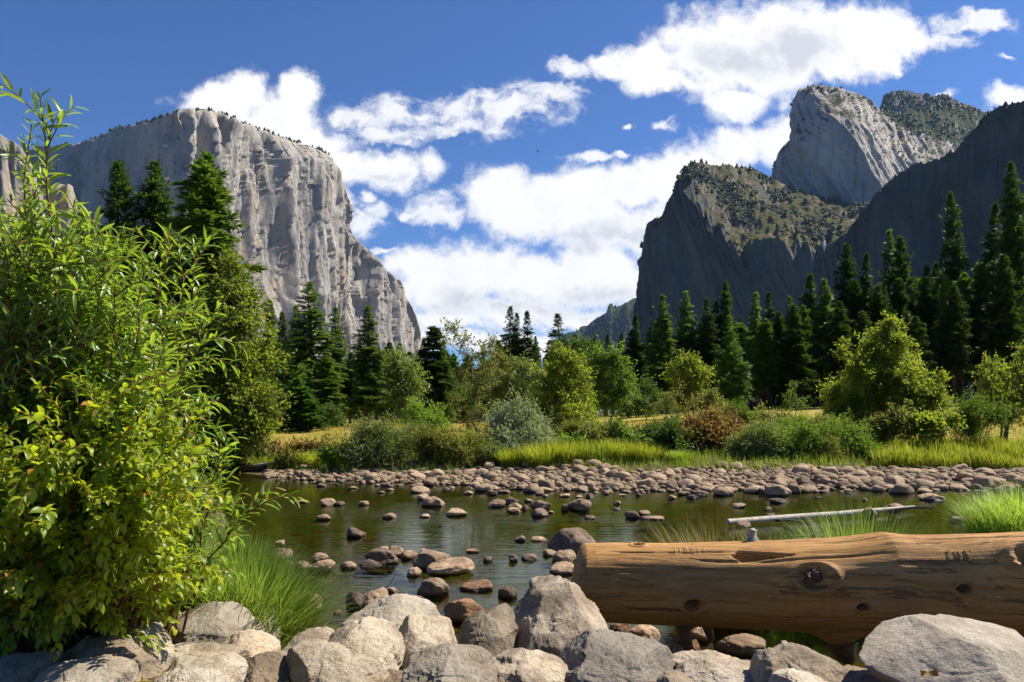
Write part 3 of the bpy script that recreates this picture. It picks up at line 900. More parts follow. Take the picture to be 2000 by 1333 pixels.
# ------------------------------------------------------------------ rocks
def rock_unit(level, seed, facets=9, fd=(0.62, 0.95), rough=0.10, freq=1.3, squash=1.0):
    """a weathered boulder filling the box -1..1"""
    r = np.random.default_rng(seed)
    v, f = ico(level)
    v = v.copy()
    v = np.sign(v) * np.abs(v) ** r.uniform(.8, 1.0)
    for _ in range(facets):
        n = unit(r.normal(size=3) * (1, 1, squash))
        d = r.uniform(*fd)
        over = np.maximum(v @ n - d, 0)
        v -= (over * .86)[:, None] * n
    o = r.uniform(0, 90, 3)
    q = v * freq + o
    nn = unit(v)
    v += nn * (rough * fbm(q[:, 0], q[:, 1], q[:, 2], 4) + rough * .22 * fbm(q[:, 0] * 5, q[:, 1] * 5, q[:, 2] * 5, 3))[:, None]
    lo, hi = v.min(0), v.max(0)
    return (v - (lo + hi) / 2) / ((hi - lo) / 2), f

def outline_rock(poly, D, depth, seed, level=6):
    """a boulder whose broad side follows a given outline; its depth is rounded and chipped"""
    r = np.random.default_rng(seed)
    pts = np.array([P(px, py, D) for px, py in poly])
    lo, hi = pts.min(0), pts.max(0)
    c = (lo + hi) / 2
    q = pts[:, [0, 2]] - c[[0, 2]]
    ang = np.arctan2(q[:, 1], q[:, 0])
    rad = np.hypot(q[:, 0], q[:, 1])
    o = np.argsort(ang)
    ang, rad = ang[o], rad[o]
    th = np.linspace(-np.pi, np.pi, 361)
    a3 = np.concatenate([ang - 2 * np.pi, ang, ang + 2 * np.pi])
    rr = np.interp(th, a3, np.tile(rad, 3))
    for _ in range(3):
        rr = (np.roll(rr, 2) + np.roll(rr, 1) + rr + np.roll(rr, -1) + np.roll(rr, -2)) / 5
    v, f = ico(level)
    v = v.copy()
    p = 0.78
    v = unit(v)
    rho = np.hypot(v[:, 0], v[:, 2])
    phi = np.arctan2(v[:, 2], v[:, 0])
    R = np.interp(phi, th, rr)
    rb = np.sin(np.arcsin(np.clip(rho, 0, 1))) ** p
    w = np.stack([R * rb * np.cos(phi), np.sign(v[:, 1]) * np.abs(v[:, 1]) ** .9 * depth, R * rb * np.sin(phi)], -1)
    mean = rr.mean()
    for _ in range(24):
        n = unit(np.array((r.normal() * .8, -abs(r.normal()) * .9, r.normal() * .6 + .3)))
        sup = (w @ n).max()
        d = sup * r.uniform(.56, .90)
        over = np.maximum(w @ n - d, 0)
        w -= (over * .95)[:, None] * n
    w[:, 0] *= (hi[0] - lo[0]) / (w[:, 0].max() - w[:, 0].min())
    w[:, 0] += (lo[0] + hi[0]) / 2 - c[0] - (w[:, 0].max() + w[:, 0].min()) / 2
    w[:, 2] *= (hi[2] - lo[2]) / (w[:, 2].max() - w[:, 2].min())
    w[:, 2] += (lo[2] + hi[2]) / 2 - c[2] - (w[:, 2].max() + w[:, 2].min()) / 2
    nn = unit(w / np.array((1, depth / mean, 1)))
    q = w / mean * 1.4 + r.uniform(0, 90, 3)
    s1 = fbm(q[:, 0], q[:, 1], q[:, 2], 4)
    s2 = fbm(q[:, 0] * 4, q[:, 1] * 4, q[:, 2] * 4, 4)
    crack = np.exp(-(pn(q[:, 0] * .8, q[:, 1] * .8, q[:, 2] * 1.3) / .03) ** 2)
    chip = (0.09 if depth < .6 else .0) * slabs(q[:, 0] * 1.1 + .5 * s1, q[:, 2] * 1.1 + q[:, 1] * .7, seed) + (0.045 if depth < .6 else .012) * slabs(q[:, 0] * 2.6 + .6 * s2, q[:, 2] * 2.6 + q[:, 1] * 1.7, seed + 1)
    w += nn * (mean * (chip + 0.045 * s1 + 0.02 * s2 + 0.012 * np.abs(fbm(q[:, 0] * 13, q[:, 1] * 13, q[:, 2] * 13, 3)) - 0.016 * crack))[:, None]
    return c, w, f

def boulder(poly, D, depth, mat, label, seed):
    c, w, f = outline_rock(poly, D, depth, seed)
    gz = float(ground_z(c[0], c[1])) - .12
    low = c[2] + w[:, 2].min()
    if low > gz:
        k = (c[2] - gz) / (c[2] - low)
        w[:, 2] = np.where(w[:, 2] < 0, w[:, 2] * k, w[:, 2])
    slope = .7                                            # the near side leans back, open to the sun
    tn = (min(py for px, py in poly) - HY) / F
    kz = ((CZ - c[2]) - tn * D) / (1 + slope * tn) / w[:, 2].max()
    w[:, 2] = np.where(w[:, 2] > 0, w[:, 2] * kz, w[:, 2])
    w[:, 1] += slope * w[:, 2]
    o = mesh_np('boulder', w, [f], M[mat])
    o.location = tuple(c)
    return tag(o, label, 'boulder', 'boulders along the near bank')

BOULDERS = [
 ([(377,1180),(400,1172),(427,1174),(471,1190),(518,1207),(543,1227),(545,1250),(536,1267),(515,1285),(450,1290),(390,1262),(372,1220)], 6.5, .42, 'boulder_pale', 'pale grey boulder beside the near sedge tussock, sloping down to its right'),
 ([(296,1258),(305,1222),(325,1200),(360,1188),(400,1185),(450,1205),(466,1240),(450,1275),(380,1290),(318,1290)], 5.9, .40, 'boulder_pale', 'pale slab half shaded by twigs at the foot of the big left shrub'),
 ([(385,1275),(420,1245),(470,1233),(505,1242),(530,1272),(528,1310),(450,1330),(392,1305)], 5.7, .3, 'boulder', 'brownish chipped boulder below the pale sloping boulder'),
 ([(146,1262),(152,1215),(180,1204),(207,1207),(217,1222),(242,1240),(238,1270),(190,1290),(150,1285)], 5.3, .22, 'boulder_pale', 'small bright block of stone under the broad yellow-green leaves'),
 ([(92,1310),(128,1270),(170,1253),(210,1239),(250,1239),(274,1260),(288,1290),(292,1340),(280,1390),(120,1390),(90,1360)], 4.75, .42, 'boulder', 'large angular boulder with a tan weathered top near the left corner'),
 ([(40,1340),(78,1312),(130,1297),(172,1300),(205,1316),(226,1345),(210,1400),(50,1400)], 4.3, .3, 'boulder_pale', 'low rounded pale boulder cut by the bottom edge near the left corner'),
 ([(-60,1310),(-5,1294),(40,1288),(66,1289),(70,1306),(55,1330),(20,1370),(-60,1380)], 4.5, .3, 'boulder_pale', 'flat stone on the leaf litter in the bottom left corner'),
 ([(284,1296),(300,1278),(350,1269),(400,1275),(440,1281),(462,1296),(460,1322),(420,1340),(340,1340),(288,1325)], 5.2, .32, 'boulder', 'flat tan stone wedged right of the tan-topped boulder'),
 ([(288,1345),(292,1312),(330,1297),(380,1299),(410,1288),(437,1299),(458,1335),(450,1400),(290,1400)], 4.7, .3, 'boulder_pale', 'pale boulder with a white crest on the bottom edge, below the flat tan stone'),
 ([(450,1340),(463,1300),(485,1288),(520,1290),(547,1305),(565,1330),(560,1390),(455,1390)], 5.0, .3, 'boulder_brown', 'dark brown boulder on the bottom edge between paler ones'),
 ([(522,1300),(538,1266),(590,1243),(627,1238),(648,1255),(655,1330),(600,1360),(530,1350)], 5.7, .4, 'boulder', 'smooth grey slab leaning left of the block-shaped boulder'),
 ([(545,1310),(558,1276),(585,1266),(622,1279),(672,1304),(722,1330),(735,1390),(560,1395),(540,1345)], 5.0, .35, 'boulder', 'long sloping boulder falling to the right in front of the smooth grey slab'),
 ([(622,1250),(634,1225),(680,1212),(737,1212),(759,1225),(770,1260),(776,1310),(770,1345),(735,1362),(680,1335),(638,1300),(620,1285)], 5.4, .40, 'boulder', 'big block-shaped boulder with squared shoulders in the middle of the bank'),
 ([(664,1225),(678,1195),(700,1180),(735,1171),(780,1169),(812,1184),(842,1210),(850,1250),(780,1290),(690,1280)], 6.6, .50, 'boulder_pale', 'broad pale boulder rising behind the block-shaped boulder'),
 ([(760,1275),(783,1225),(820,1212),(855,1214),(882,1227),(890,1258),(888,1295),(850,1325),(790,1340),(768,1320)], 5.7, .38, 'boulder', 'rounded boulder with a dark hollow right of the block-shaped boulder'),
 ([(778,1345),(782,1306),(800,1291),(850,1281),(905,1274),(938,1279),(952,1300),(970,1340),(965,1400),(780,1400)], 4.8, .40, 'boulder_pale', 'pale speckled boulder on the bottom edge in the centre'),
 ([(936,1300),(965,1284),(1030,1291),(1080,1296),(1112,1315),(1124,1345),(1110,1390),(950,1390)], 5.1, .34, 'boulder', 'low flat boulder on the bottom edge below the largest boulder'),
 ([(988,1255),(998,1185),(1010,1160),(1035,1143),(1060,1138),(1095,1144),(1122,1158),(1152,1185),(1182,1215),(1198,1255),(1185,1300),(1120,1325),(1050,1325),(995,1300)], 6.4, .55, 'boulder', 'largest boulder, a rough cracked dome against the end of the big log'),
 ([(890,1275),(894,1238),(910,1218),(950,1204),(975,1190),(1002,1188),(1012,1230),(1005,1290),(960,1305),(895,1300)], 6.25, .38, 'boulder', 'chipped darker boulder leaning on the left of the largest boulder'),
 ([(1096,1300),(1114,1272),(1150,1259),(1200,1249),(1242,1254),(1292,1280),(1322,1298),(1336,1340),(1325,1400),(1150,1400),(1100,1345)], 5.2, .42, 'boulder_grey', 'grey boulder with a pale shelf in front of the gap under the log'),
 ([(1316,1315),(1345,1287),(1390,1284),(1430,1291),(1455,1304),(1450,1350),(1330,1350)], 5.9, .3, 'boulder', 'half hidden grey stone behind the twin-lobed pale stone'),
 ([(1328,1345),(1343,1316),(1370,1305),(1420,1303),(1450,1299),(1492,1311),(1522,1340),(1510,1395),(1335,1395)], 5.3, .28, 'boulder_pale', 'twin-lobed pale stone on the bottom edge right of centre'),
 ([(1478,1335),(1500,1308),(1540,1284),(1570,1267),(1602,1274),(1634,1300),(1670,1345),(1660,1400),(1490,1400)], 5.1, .32, 'boulder', 'pointed grey boulder in front of the dark water under the log'),
 ([(1714,1345),(1730,1285),(1760,1262),(1790,1254),(1830,1236),(1880,1232),(1907,1236),(1970,1230),(2030,1231),(2090,1270),(2100,1400),(1720,1400)], 5.3, .62, 'boulder_grey', 'very large flat grey boulder filling the bottom right corner'),
]
def blob(px, py, hw, hh, a=.5):
    return [(px - hw, py + hh), (px - hw * .9, py + hh * .5), (px - hw * a, py), (px + hw * .3, py - 3), (px + hw * .85, py + hh * .35), (px + hw, py + hh)]
BOULDERS += [
 (blob(766, 1322, 40, 60), 5.25, .22, 'boulder_brown', 'small brown stone in the gap right of the block-shaped boulder'),
 (blob(1128, 1322, 46, 60), 5.6, .24, 'boulder', 'stone wedged between the low flat boulder and the grey shelf boulder'),
 (blob(1330, 1328, 46, 60, .2), 4.85, .22, 'boulder_brown', 'brown stone on the bottom edge right of the grey shelf boulder'),
 (blob(1468, 1302, 40, 60, .7), 5.75, .24, 'boulder_brown', 'shaded brown stone behind the twin-lobed pale stone'),
 (blob(1690, 1318, 50, 60, .3), 5.7, .26, 'boulder_brown', 'dark stone in the shade left of the corner boulder'),
 (blob(1180, 1272, 50, 60, .4), 6.0, .26, 'boulder', 'stone tucked under the right flank of the largest boulder'),
 (blob(60, 1262, 60, 60, .4), 5.7, .24, 'boulder_brown', 'dark stone on the shaded soil under the big left shrub'),
 (blob(262, 1270, 44, 60, .6), 5.5, .24, 'boulder', 'stone showing behind the tan-topped boulder'),
 (blob(600, 1236, 44, 60, .4), 6.4, .26, 'boulder', 'tan stone behind the smooth grey slab at the sedge foot'),
 (blob(880, 1300, 36, 60, .4), 5.6, .22, 'boulder', 'stone between the hollowed boulder and the speckled bottom boulder'),
 (blob(1580, 1325, 60, 60, .4), 4.7, .26, 'boulder_pale', 'pale stone on the bottom edge right of the pointed boulder'),
]
for i, (poly, D, dep, mat, lab) in enumerate(BOULDERS):
    boulder(poly, D, dep, mat, lab, 100 + i)

def box_rock(name, x0, x1, yt, yw, mat, label, seed, cat='rock', group=None, skew=0.0, facets=11, depth=.85, z=0.0, level=4):
    D = (CZ - z) * F / (yw - HY)
    w = (x1 - x0) / F * D / 2
    h = (yw - yt) / F * D * .93
    v, f = rock_unit(level, seed, facets, (.55, .95), .13)
    v = v.copy()
    top = v[:, 2]
    v[:, 0] += skew * (top + 1) * .25
    lo, hi = v[:, 0].min(), v[:, 0].max()
    v[:, 0] = (v[:, 0] - (lo + hi) / 2) / ((hi - lo) / 2)
    sub = .32 * h + .05
    v *= np.array((w, w * depth, (h + sub) / 2))
    o = mesh_np(name, v, [f], M[mat])
    o.location = ((((x0 + x1) / 2) - CX) / F * D, D + w * depth * .55, z + (h - sub) / 2)
    return tag(o, label, cat, group)

# x0, x1, top, waterline, kind (r tan, d dark, o orange), skew, landmark text or None
RR = [
 (574,606,977,983,'r',0,'thin flat stone, leftmost in the far part of the river'), (624,655,973,988,'r',-.2,'domed tan rock touching a small dark stone left of mid river'), (650,673,979,988,'d',.3,None), (699,720,978,987,'r',0,None),
 (737,752,959,964,'r',0,None), (813,839,964,977,'r',-.2,None), (821,870,970,989,'r',0,'broad pale dome of rock with a bright reflection in mid river'), (616,646,1004,1016,'r',-.1,'small pyramid of tan rock alone near the left of the river'),
 (745,776,1002,1012,'r',0,None), (818,841,1004,1011,'r',0,None), (870,912,993,1008,'r',.3,'low wedge of pale rock right of the bright-reflection dome'), (675,712,1030,1049,'d',-.5,'dark triangular rock standing alone on still dark water'),
 (602,639,1081,1096,'r',0,None), (573,605,1096,1112,'r',0,None), (599,652,1092,1116,'r',0,'rough conical rock just off the near sedge tussock'), (661,697,1098,1111,'r',0,'flat oval stone between the rough conical rock and the dark rock pile'),
 (711,778,1070,1101,'d',-.3,'dark blocky rock heading a pile left of centre'), (700,745,1094,1107,'d',0,None), (757,788,1065,1087,'r',0,None), (738,760,1067,1076,'r',0,None), (781,816,1075,1092,'r',.3,None), (820,839,1072,1083,'r',.2,None),
 (802,879,1076,1109,'r',.2,'humped brown rock with a paler step at its foot'), (832,926,1090,1122,'r',.5,'long sausage-shaped boulder in front of the humped brown rock'), (792,823,1108,1125,'r',0,None),
 (812,877,1129,1162,'r',.1,'round brown half dome of rock in calm water'), (864,958,1172,1214,'o',-.1,'smooth orange brown boulder in the water behind the bank'), (565,627,1156,1195,'r',-.1,'rounded tan rock beside the lower edge of the sedge tussock'),
 (616,639,1161,1170,'d',0,None), (673,714,1155,1186,'d',-.2,'dark chipped rock behind the broad pale boulder'), (698,760,1149,1184,'r',0,'round brown rock touching the dark chipped rock'), (749,780,1148,1158,'r',0,None), (791,833,1165,1190,'d',-.2,None),
 (535,556,1055,1067,'r',.2,None), (530,569,1070,1096,'r',.2,'grey round rock half hidden by sedge blades'), (553,570,1095,1107,'r',0,None), (647,668,1193,1200,'o',0,None),
 (951,988,975,990,'r',-.2,'pale faceted rock at the left end of the mid-river cluster'), (987,1017,970,986,'d',0,'dark peaked rock inside the mid-river cluster'), (990,1023,981,996,'r',0,None), (990,1017,991,1002,'r',0,None), (1019,1033,986,996,'d',0,None),
 (1034,1078,977,996,'d',0,'broad brown rock at the right end of the mid-river cluster'), (1024,1043,974,981,'r',0,None), (1037,1071,993,1009,'d',.4,'angular dark rock in front of the mid-river cluster'), (1070,1082,998,1003,'r',0,None),
 (1108,1157,973,998,'d',.1,'big dark brown dome of rock right of the mid-river cluster'), (1096,1110,983,998,'d',0,None), (1091,1114,964,971,'r',.2,None), (1124,1139,967,973,'r',0,None), (1144,1161,964,973,'d',0,None), (1100,1123,946,958,'r',0,None), (1100,1123,931,947,'d',0,None),
 (1174,1198,951,961,'d',0,None), (1178,1191,959,966,'r',0,None), (1208,1226,965,969,'r',0,None), (1241,1254,962,969,'d',0,None), (1198,1213,978,985,'r',.2,None), (1196,1213,992,996,'d',0,None), (1220,1251,997,1012,'d',-.3,'dark rock with two pale stones at its right'),
 (1247,1272,997,1006,'r',0,None), (1249,1300,1009,1015,'r',0,None), (1142,1164,1007,1014,'d',0,None), (1070,1166,1030,1079,'d',.5,'massive dark slanted boulder behind the left end of the big log'), (1004,1027,1046,1057,'d',.3,None), (1036,1069,1049,1057,'r',0,None),
 (910,937,1073,1079,'o',0,None), (943,962,1087,1097,'d',-.2,None), (993,1011,1083,1097,'d',-.2,None), (1017,1055,1083,1094,'d',0,None), (1060,1089,1073,1086,'r',.2,None), (1079,1128,1075,1100,'r',0,'smooth pale egg-shaped rock touching the log end'),
 (1073,1125,1099,1121,'r',-.1,'boxy flat-topped rock below the smooth egg-shaped rock'), (895,963,1136,1153,'o',.7,'flat wedge of rock pointing left in calm water'), (972,1011,1144,1168,'d',0,None), (950,974,947,957,'r',0,None), (950,972,957,967,'d',0,None), (1022,1047,949,961,'d',.4,None),
 (1013,1034,945,952,'r',0,None), (1046,1062,960,967,'r',0,None), (1059,1071,966,971,'r',0,None),
 (1395,1436,951,968,'r',0,None), (1498,1547,944,968,'r',0,'large pale half-dome rock at the far waterline right of centre'), (1479,1498,952,964,'d',0,None), (1558,1590,953,962,'r',.3,None), (1607,1624,947,957,'d',0,None), (1504,1538,974,983,'d',0,None),
 (1711,1760,947,958,'r',.7,'long wedge-shaped rock at the far waterline on the right'), (1432,1458,983,992,'r',.2,None), (1495,1508,990,997,'r',0,None), (1497,1519,1003,1009,'d',0,None), (1800,1849,964,977,'r',-.3,'grey double-humped rock in the water on the right'),
 (1863,1899,948,958,'r',0,None), (1860,1899,1009,1020,'r',0,'flat grey rock beside the tall sedge clump on the right'), (1437,1470,1018,1030,'r',0,'tan rock in front of the left tip of the white driftwood pole'), (1689,1715,990,1009,'d',0,'dark round rock pinning the white driftwood pole'),
 (1732,1768,983,997,'r',.3,'grey rock behind the right end of the driftwood pole'), (1593,1606,969,974,'d',0,None), (1684,1697,974,978,'r',0,None), (1789,1807,949,955,'r',0,None), (1773,1790,940,948,'r',0,None), (1585,1612,928,944,'r',0,None),
 (1305,1322,967,975,'r',0,None), (1325,1351,959,967,'r',0,None), (1357,1386,958,969,'r',.2,None), (1341,1366,967,974,'d',0,None), (1352,1383,943,955,'d',0,None), (1379,1413,948,957,'r',0,None), (680,700,950,955,'r',0,None), (905,925,958,966,'r',0,None),
 (1190,1245,1216,1234,'o',.2,'flat orange stone in the gap between the largest boulder and the log'), (1220,1293,1220,1259,'r',-.1,'rounded tan boulder in the gap under the log'), (1345,1398,1228,1252,'r',0,'pale stone behind the stub roots under the log'), (1240,1312,1257,1283,'r',0,'flat brown stone in front of the rounded tan boulder under the log'),
 (1300,1342,1260,1291,'r',0,'small egg-shaped stone under the middle of the log'), (1345,1370,1250,1272,'o',0,'small reddish stone below the stub roots of the log'), (1405,1502,1243,1279,'r',0,'smooth pale dome of rock under the log'),
]
LM = [(a, b, c, d, t_) for a, b, c, d, k, s, t_ in RR if t_]
SHORT = {}
used_labels = set()
def cam_d(a, b):
    return ((a[0] + a[1]) / 2 - (b[0] + b[1]) / 2) * 1.0, (a[3] - b[3]) * 2.4
def auto_label(r):
    x0, x1, yt, yw, k = r[:5]
    cx = (x0 + x1) / 2
    D = CZ * F / (yw - HY)
    w = (x1 - x0) / F * D
    size = 'tiny' if w < .28 else 'small' if w < .42 else 'medium-sized' if w < .75 else 'large'
    hgt = (yw - yt) / (x1 - x0)
    form = 'flat' if hgt < .38 else 'low' if hgt < .5 else 'rounded' if hgt < .62 else 'upright'
    tone = {'r': 'tan', 'd': 'dark brown', 'o': 'reddish'}[k]
    near = sorted(LM, key=lambda l: math.hypot(*cam_d(r, l)))
    for tries in range(6):
        l = near[tries]
        dx, dy = cam_d(r, l)
        name = l[4]
        for cut in (' touching', ' standing', ' alone', ' with', ' in ', ' at ', ' just', ' between', ' heading', ' right of', ' left of', ' beside', ' behind', ' inside', ' pinning', ' pointing', ', '):
            name = name.split(cut)[0] if len(name.split(cut)[0].split()) > 2 else name
        name = ' '.join(name.split()[:6])
        rel = ('just right of' if dx > 0 else 'just left of') if abs(dx) > abs(dy) else ('in front of' if dy > 0 else 'just beyond')
        lab = f'{size} {form} {tone} stone in the river {rel} the {name}'
        lab = lab.replace('the thin flat stone', 'the leftmost thin flat stone')
        if lab not in used_labels and len(lab.split()) <= 16:
            used_labels.add(lab)
            return lab
        lab2 = lab.replace(' stone in', ' water-worn stone in')
        far_side = 'farther' if dy < 0 else 'nearer'
        lab2 = f'{size} {form} {tone} stone, the {far_side} one {rel} the {name}'
        if lab2 not in used_labels and len(lab2.split()) <= 16:
            used_labels.add(lab2)
            return lab2
    return lab
for i, r in enumerate(RR):
    x0, x1, yt, yw, k, skew, txt = r
    box_rock('river_rock', x0, x1, yt, yw, {'r': 'river_rock', 'd': 'river_dark', 'o': 'river_orange'}[k], txt or auto_label(r), 300 + i, 'rock', 'rocks standing in the river', skew, level=5 if x1 - x0 > 45 else 4)

# --- gravel bar: cobbles in front of the far bank
PROTO = []
for k in range(14):
    v, f = rock_unit(3, 900 + k, 10, (.6, .95), .10)
    me_o = mesh_np('cobble', v, [f], M['cobble'])
    PROTO.append(me_o)
SECT = [(700, 'rounded tan cobble on the left end of the far gravel bar'), (950, 'rounded tan cobble on the gravel bar below the grey-green willow scrub'), (1150, 'rounded brown cobble on the gravel bar below the white-leaved willow'),
        (1420, 'rounded cobble on the gravel bar in front of the russet bushes'), (1700, 'rounded cobble on the gravel bar below the pale green willow scrub'), (2100, 'rounded grey cobble on the gravel bar under the bright sedge bank')]
cand = []
tries = 0
def bar_d(x):
    return np.interp(x, WL_X, WL_Y)
while len(cand) < 5000 and tries < 110000:
    tries += 1
    D = random.uniform(26.3, 37.5)
    px = random.uniform(520, 2030)
    x = (px - CX) / F * D
    d = D - float(bar_d(x))
    back = 4.1 + .5 * math.sin(x * .8) if px > 640 else 1.0 + (px - 520) / 120 * 3.0
    if d > back + .4:
        continue
    dens = 1.0 if d > .1 else math.exp(d * 1.2) * .40
    if px < 640:
        dens *= .8
    if random.random() > dens:
        continue
    s = min(.33, random.lognormvariate(math.log(.10), .62)) * (1.2 if px > 1650 else 1.0) * (1.0 if px > 700 else .75)
    ok = True
    for (X2, Y2, s2) in cand[-1500:]:
        if abs(X2 - x) < (s + s2) * .72 and abs(Y2 - D) < (s + s2) * .66:
            ok = False
            break
    if ok and (d < .1 or pn(x * .35, D * .6, 4.4) > -.42 or s > .25):
        cand.append((x, D, s))
cand.sort(key=lambda c: -c[2] / c[1])
gr = Geo()
for i, (x, y, s) in enumerate(cand):
    z = max(float(ground_z(x, y)), -0.06)
    hs = s * random.uniform(.5, .8)
    if i < 190:
        o = PROTO[i] if i < 14 else PROTO[i % 14].copy()
        if i >= 14:
            COL.objects.link(o)
        o.location = (x, y, z + hs * .38)
        o.scale = (s, s * random.uniform(.75, 1.1), hs)
        o.rotation_euler = (random.uniform(-.2, .2), random.uniform(-.2, .2), random.uniform(0, 6.3))
        px = CX + F * x / y
        tag(o, next(l for b_, l in SECT if px < b_), 'cobble', 'cobbles on the far gravel bar')
    else:
        v, f = rock_unit(2, 1200 + i % 20, 7, (.6, .95), .10)
        a = random.uniform(0, 6.3)
        rot = np.array(((math.cos(a), -math.sin(a), 0), (math.sin(a), math.cos(a), 0), (0, 0, 1)))
        gr.add((v * (s, s * .9, hs)) @ rot.T + (x, y, z + hs * .38), f)
o = gr.build('gravel', M['cobble'])
tag(o, 'smaller tan stones covering the far gravel bar', 'gravel', kind='stuff')
print('cobbles', len(cand))

# stones lying on the river bed, seen through the water below the log
for i in range(26):
    x, y = random.uniform(1.2, 6.2), random.uniform(7.9, 11.5)
    s = random.uniform(.12, .32)
    v, f = rock_unit(3, 1500 + i, 5, (.7, .97), .06)
    if i == 0:
        sb = Geo()
    sb.add(v * (s, s * .9, s * .45) + (x, y, max(float(ground_z(x, y)), -.42) - .02), f)
o = sb.build('river_bed_stones', M['river_rock'])
tag(o, 'stones on the river bed seen through clear water under the log', 'river bed stones', kind='stuff')

# ------------------------------------------------------------------ the big fallen log
LOG_TILT = (math.atan2(9.0 - 7.4, 4.625 - 0.703), 0.03)
def wood_mat(name, c1, c2, c3, axis_scale=(0.35, 7, 7)):
    m, t, out = new_mat(name)
    co = t.mapping(t.add('ShaderNodeTexCoord').outputs['Object'], rot=(0, LOG_TILT[1], LOG_TILT[0]))
    wob = t.vm('SCALE', t.vm('SUBTRACT', t.noise(t.mapping(co, (.9, 1.2, 1.2)), 1.0, 4, 0.55, color=True), (.5, .5, .5)), .28)
    v = t.mapping(t.vm('ADD', co, wob), axis_scale)
    g1 = t.noise(v, 2.0, 7, 0.66)
    g2 = t.noise(t.mapping(t.vm('ADD', co, wob), (.35, 42, 42)), 2.0, 5, 0.65)
    bl = t.noise(t.mapping(co, (.7, 1.3, 1.3)), 1.2, 5, 0.62)
    col = t.mix(t.smooth(g1, .34, .66), c1, c2)
    col = t.mix(t.m('MULTIPLY', t.smooth(g2, .52, .66), .55), col, c3)
    col = t.mix(t.m('MULTIPLY', t.smooth(bl, .5, .72), .45), col, (.27, .15, .06))
    crackl = t.smooth(t.noise(t.mapping(t.vm('ADD', co, wob), (.13, 16, 16)), 1.6, 4, .6), .60, .65)
    col = t.mix(t.m('MULTIPLY', crackl, .65), col, (.07, .045, .028))
    h = t.m('ADD', t.m('MULTIPLY', g1, .6), t.m('ADD', t.m('MULTIPLY', g2, .5), t.m('MULTIPLY', crackl, -.5)))
    principled(t, out, col, .62, t.bump(h, .7, .02), .3)
    return m
M['log'] = wood_mat('weathered_log_wood', (.50, .275, .09), (.33, .16, .042), (.62, .415, .175))
M['log_scratch'] = bark_mat('old_carving', (.16, .09, .04), (.22, .13, .06))
M['log_pale'] = bark_mat('fresh_scratch', (.60, .47, .30), (.52, .40, .24))
M['knot'] = wood_mat('dark_knot_wood', (.09, .05, .03), (.16, .09, .05), (.25, .17, .10), (5, 5, 5))
M['silver_wood'] = wood_mat('bleached_wood', (.44, .405, .35), (.27, .24, .20), (.56, .52, .46))

LD0, LD1 = 9.0, 7.4
def log_axis(px):
    """centre, radius of the log where it crosses a photo column"""
    k = (px - 1125) / 875
    D = LD0 + (LD1 - LD0) * k
    top = np.interp(px, (1080, 1140, 1200, 1300, 1450, 1560, 1640, 1690, 1722, 1760, 1820, 2000, 2300), (1066, 1063, 1062, 1063, 1060, 1056, 1051, 1046, 1043, 1045, 1045, 1041, 1038))
    bot = np.interp(px, (1080, 1140, 1190, 1300, 1400, 1500, 1560, 1620, 1680, 1750, 2000, 2300), (1212, 1212, 1213, 1219, 1223, 1228, 1231, 1234, 1236, 1238, 1246, 1255))
    c = P(px, (top + bot) / 2, D)
    return c, (bot - top) / 2 / F * D
pxs = np.linspace(1122, 2650, 520)
cen = np.array([log_axis(p)[0] for p in pxs])
rad = np.array([log_axis(p)[1] for p in pxs])
nth = 240
th = np.linspace(0, 2 * np.pi, nth, endpoint=False)            # 0 = towards the camera, pi/2 = up
LOG_O = cen[0].copy()
def log_surface(px, ang, off=0.0):
    c, r = log_axis(px)
    return c + (r + off) * np.array((0, -math.cos(ang), math.sin(ang)))
PXg, THg = np.meshgrid(pxs, th, indexing='ij')
R = np.repeat(rad[:, None], nth, 1)
S_ = np.repeat(np.linalg.norm(cen - cen[0], axis=1)[:, None], nth, 1)
def angd(a):
    return (THg - a + np.pi) % (2 * np.pi) - np.pi
def knot_ang(px, py):
    c, r = log_axis(px)
    v = CZ + (HY - py) / F * (c[1] - r)
    return math.asin(max(-1, min(1, (v - c[2]) / r)))
R = R * (1 + .026 * fbm(S_ * .9, np.cos(THg) * 1.2, np.sin(THg) * 1.2, 3) + .006 * pn(S_ * 1.2, np.cos(THg) * 9, np.sin(THg) * 9))
R = R + .006 * np.abs(pn(S_ * .5, np.cos(THg) * 16, np.sin(THg) * 16))
for (ca, s_a, s_b, dep) in ((1.05, .3, 1.9, .016), (.78, 1.2, 3.1, .022), (.42, .1, 1.4, .014), (.15, 2.2, 4.3, .018), (-.25, .2, 2.0, .014), (1.25, 2.4, 4.6, .02), (.60, 3.0, 4.8, .016), (-.55, 1.8, 4.2, .014)):
    aa = ca + .10 * pn(S_ * .8, ca * 9, 1.1) + .02 * pn(S_ * 5, ca * 9, 3.1)
    env = sstep(s_a, s_a + .25, S_) * (1 - sstep(s_b - .4, s_b, S_))
    R = R - dep * env * np.exp(-(angd(aa) / .022) ** 2)
KN = [(1558, 1131, .14, .055, 'big', 'large dark sunken knot'), (1973, 1097, .15, .06, 'big', 'dark knot with swirling grain near the right edge'), (1338, 1183, .085, .02, 'small', 'shaded dark knot low on the left half'),
      (1245, 1076, .055, -.01, 'small', 'square-cut knot hole on the left top'), (1830, 1151, .055, .012, 'small', 'small pale-centred knot'), (1647, 1186, .055, .012, 'small', 'small dark knot low on the log')]
for (kx, ky, kr, bul, kind, lab) in KN:
    a = knot_ang(kx, ky)
    c, r = log_axis(kx)
    s0 = np.interp(kx, pxs, S_[:, 0])
    d = np.hypot((S_ - s0) / 1.5, angd(a) * r) / kr
    R = R + bul * np.exp(-(d / 1.7) ** 2) + .022 * np.exp(-((d - .95) / .22) ** 2) - .055 * np.exp(-(d / .68) ** 4)
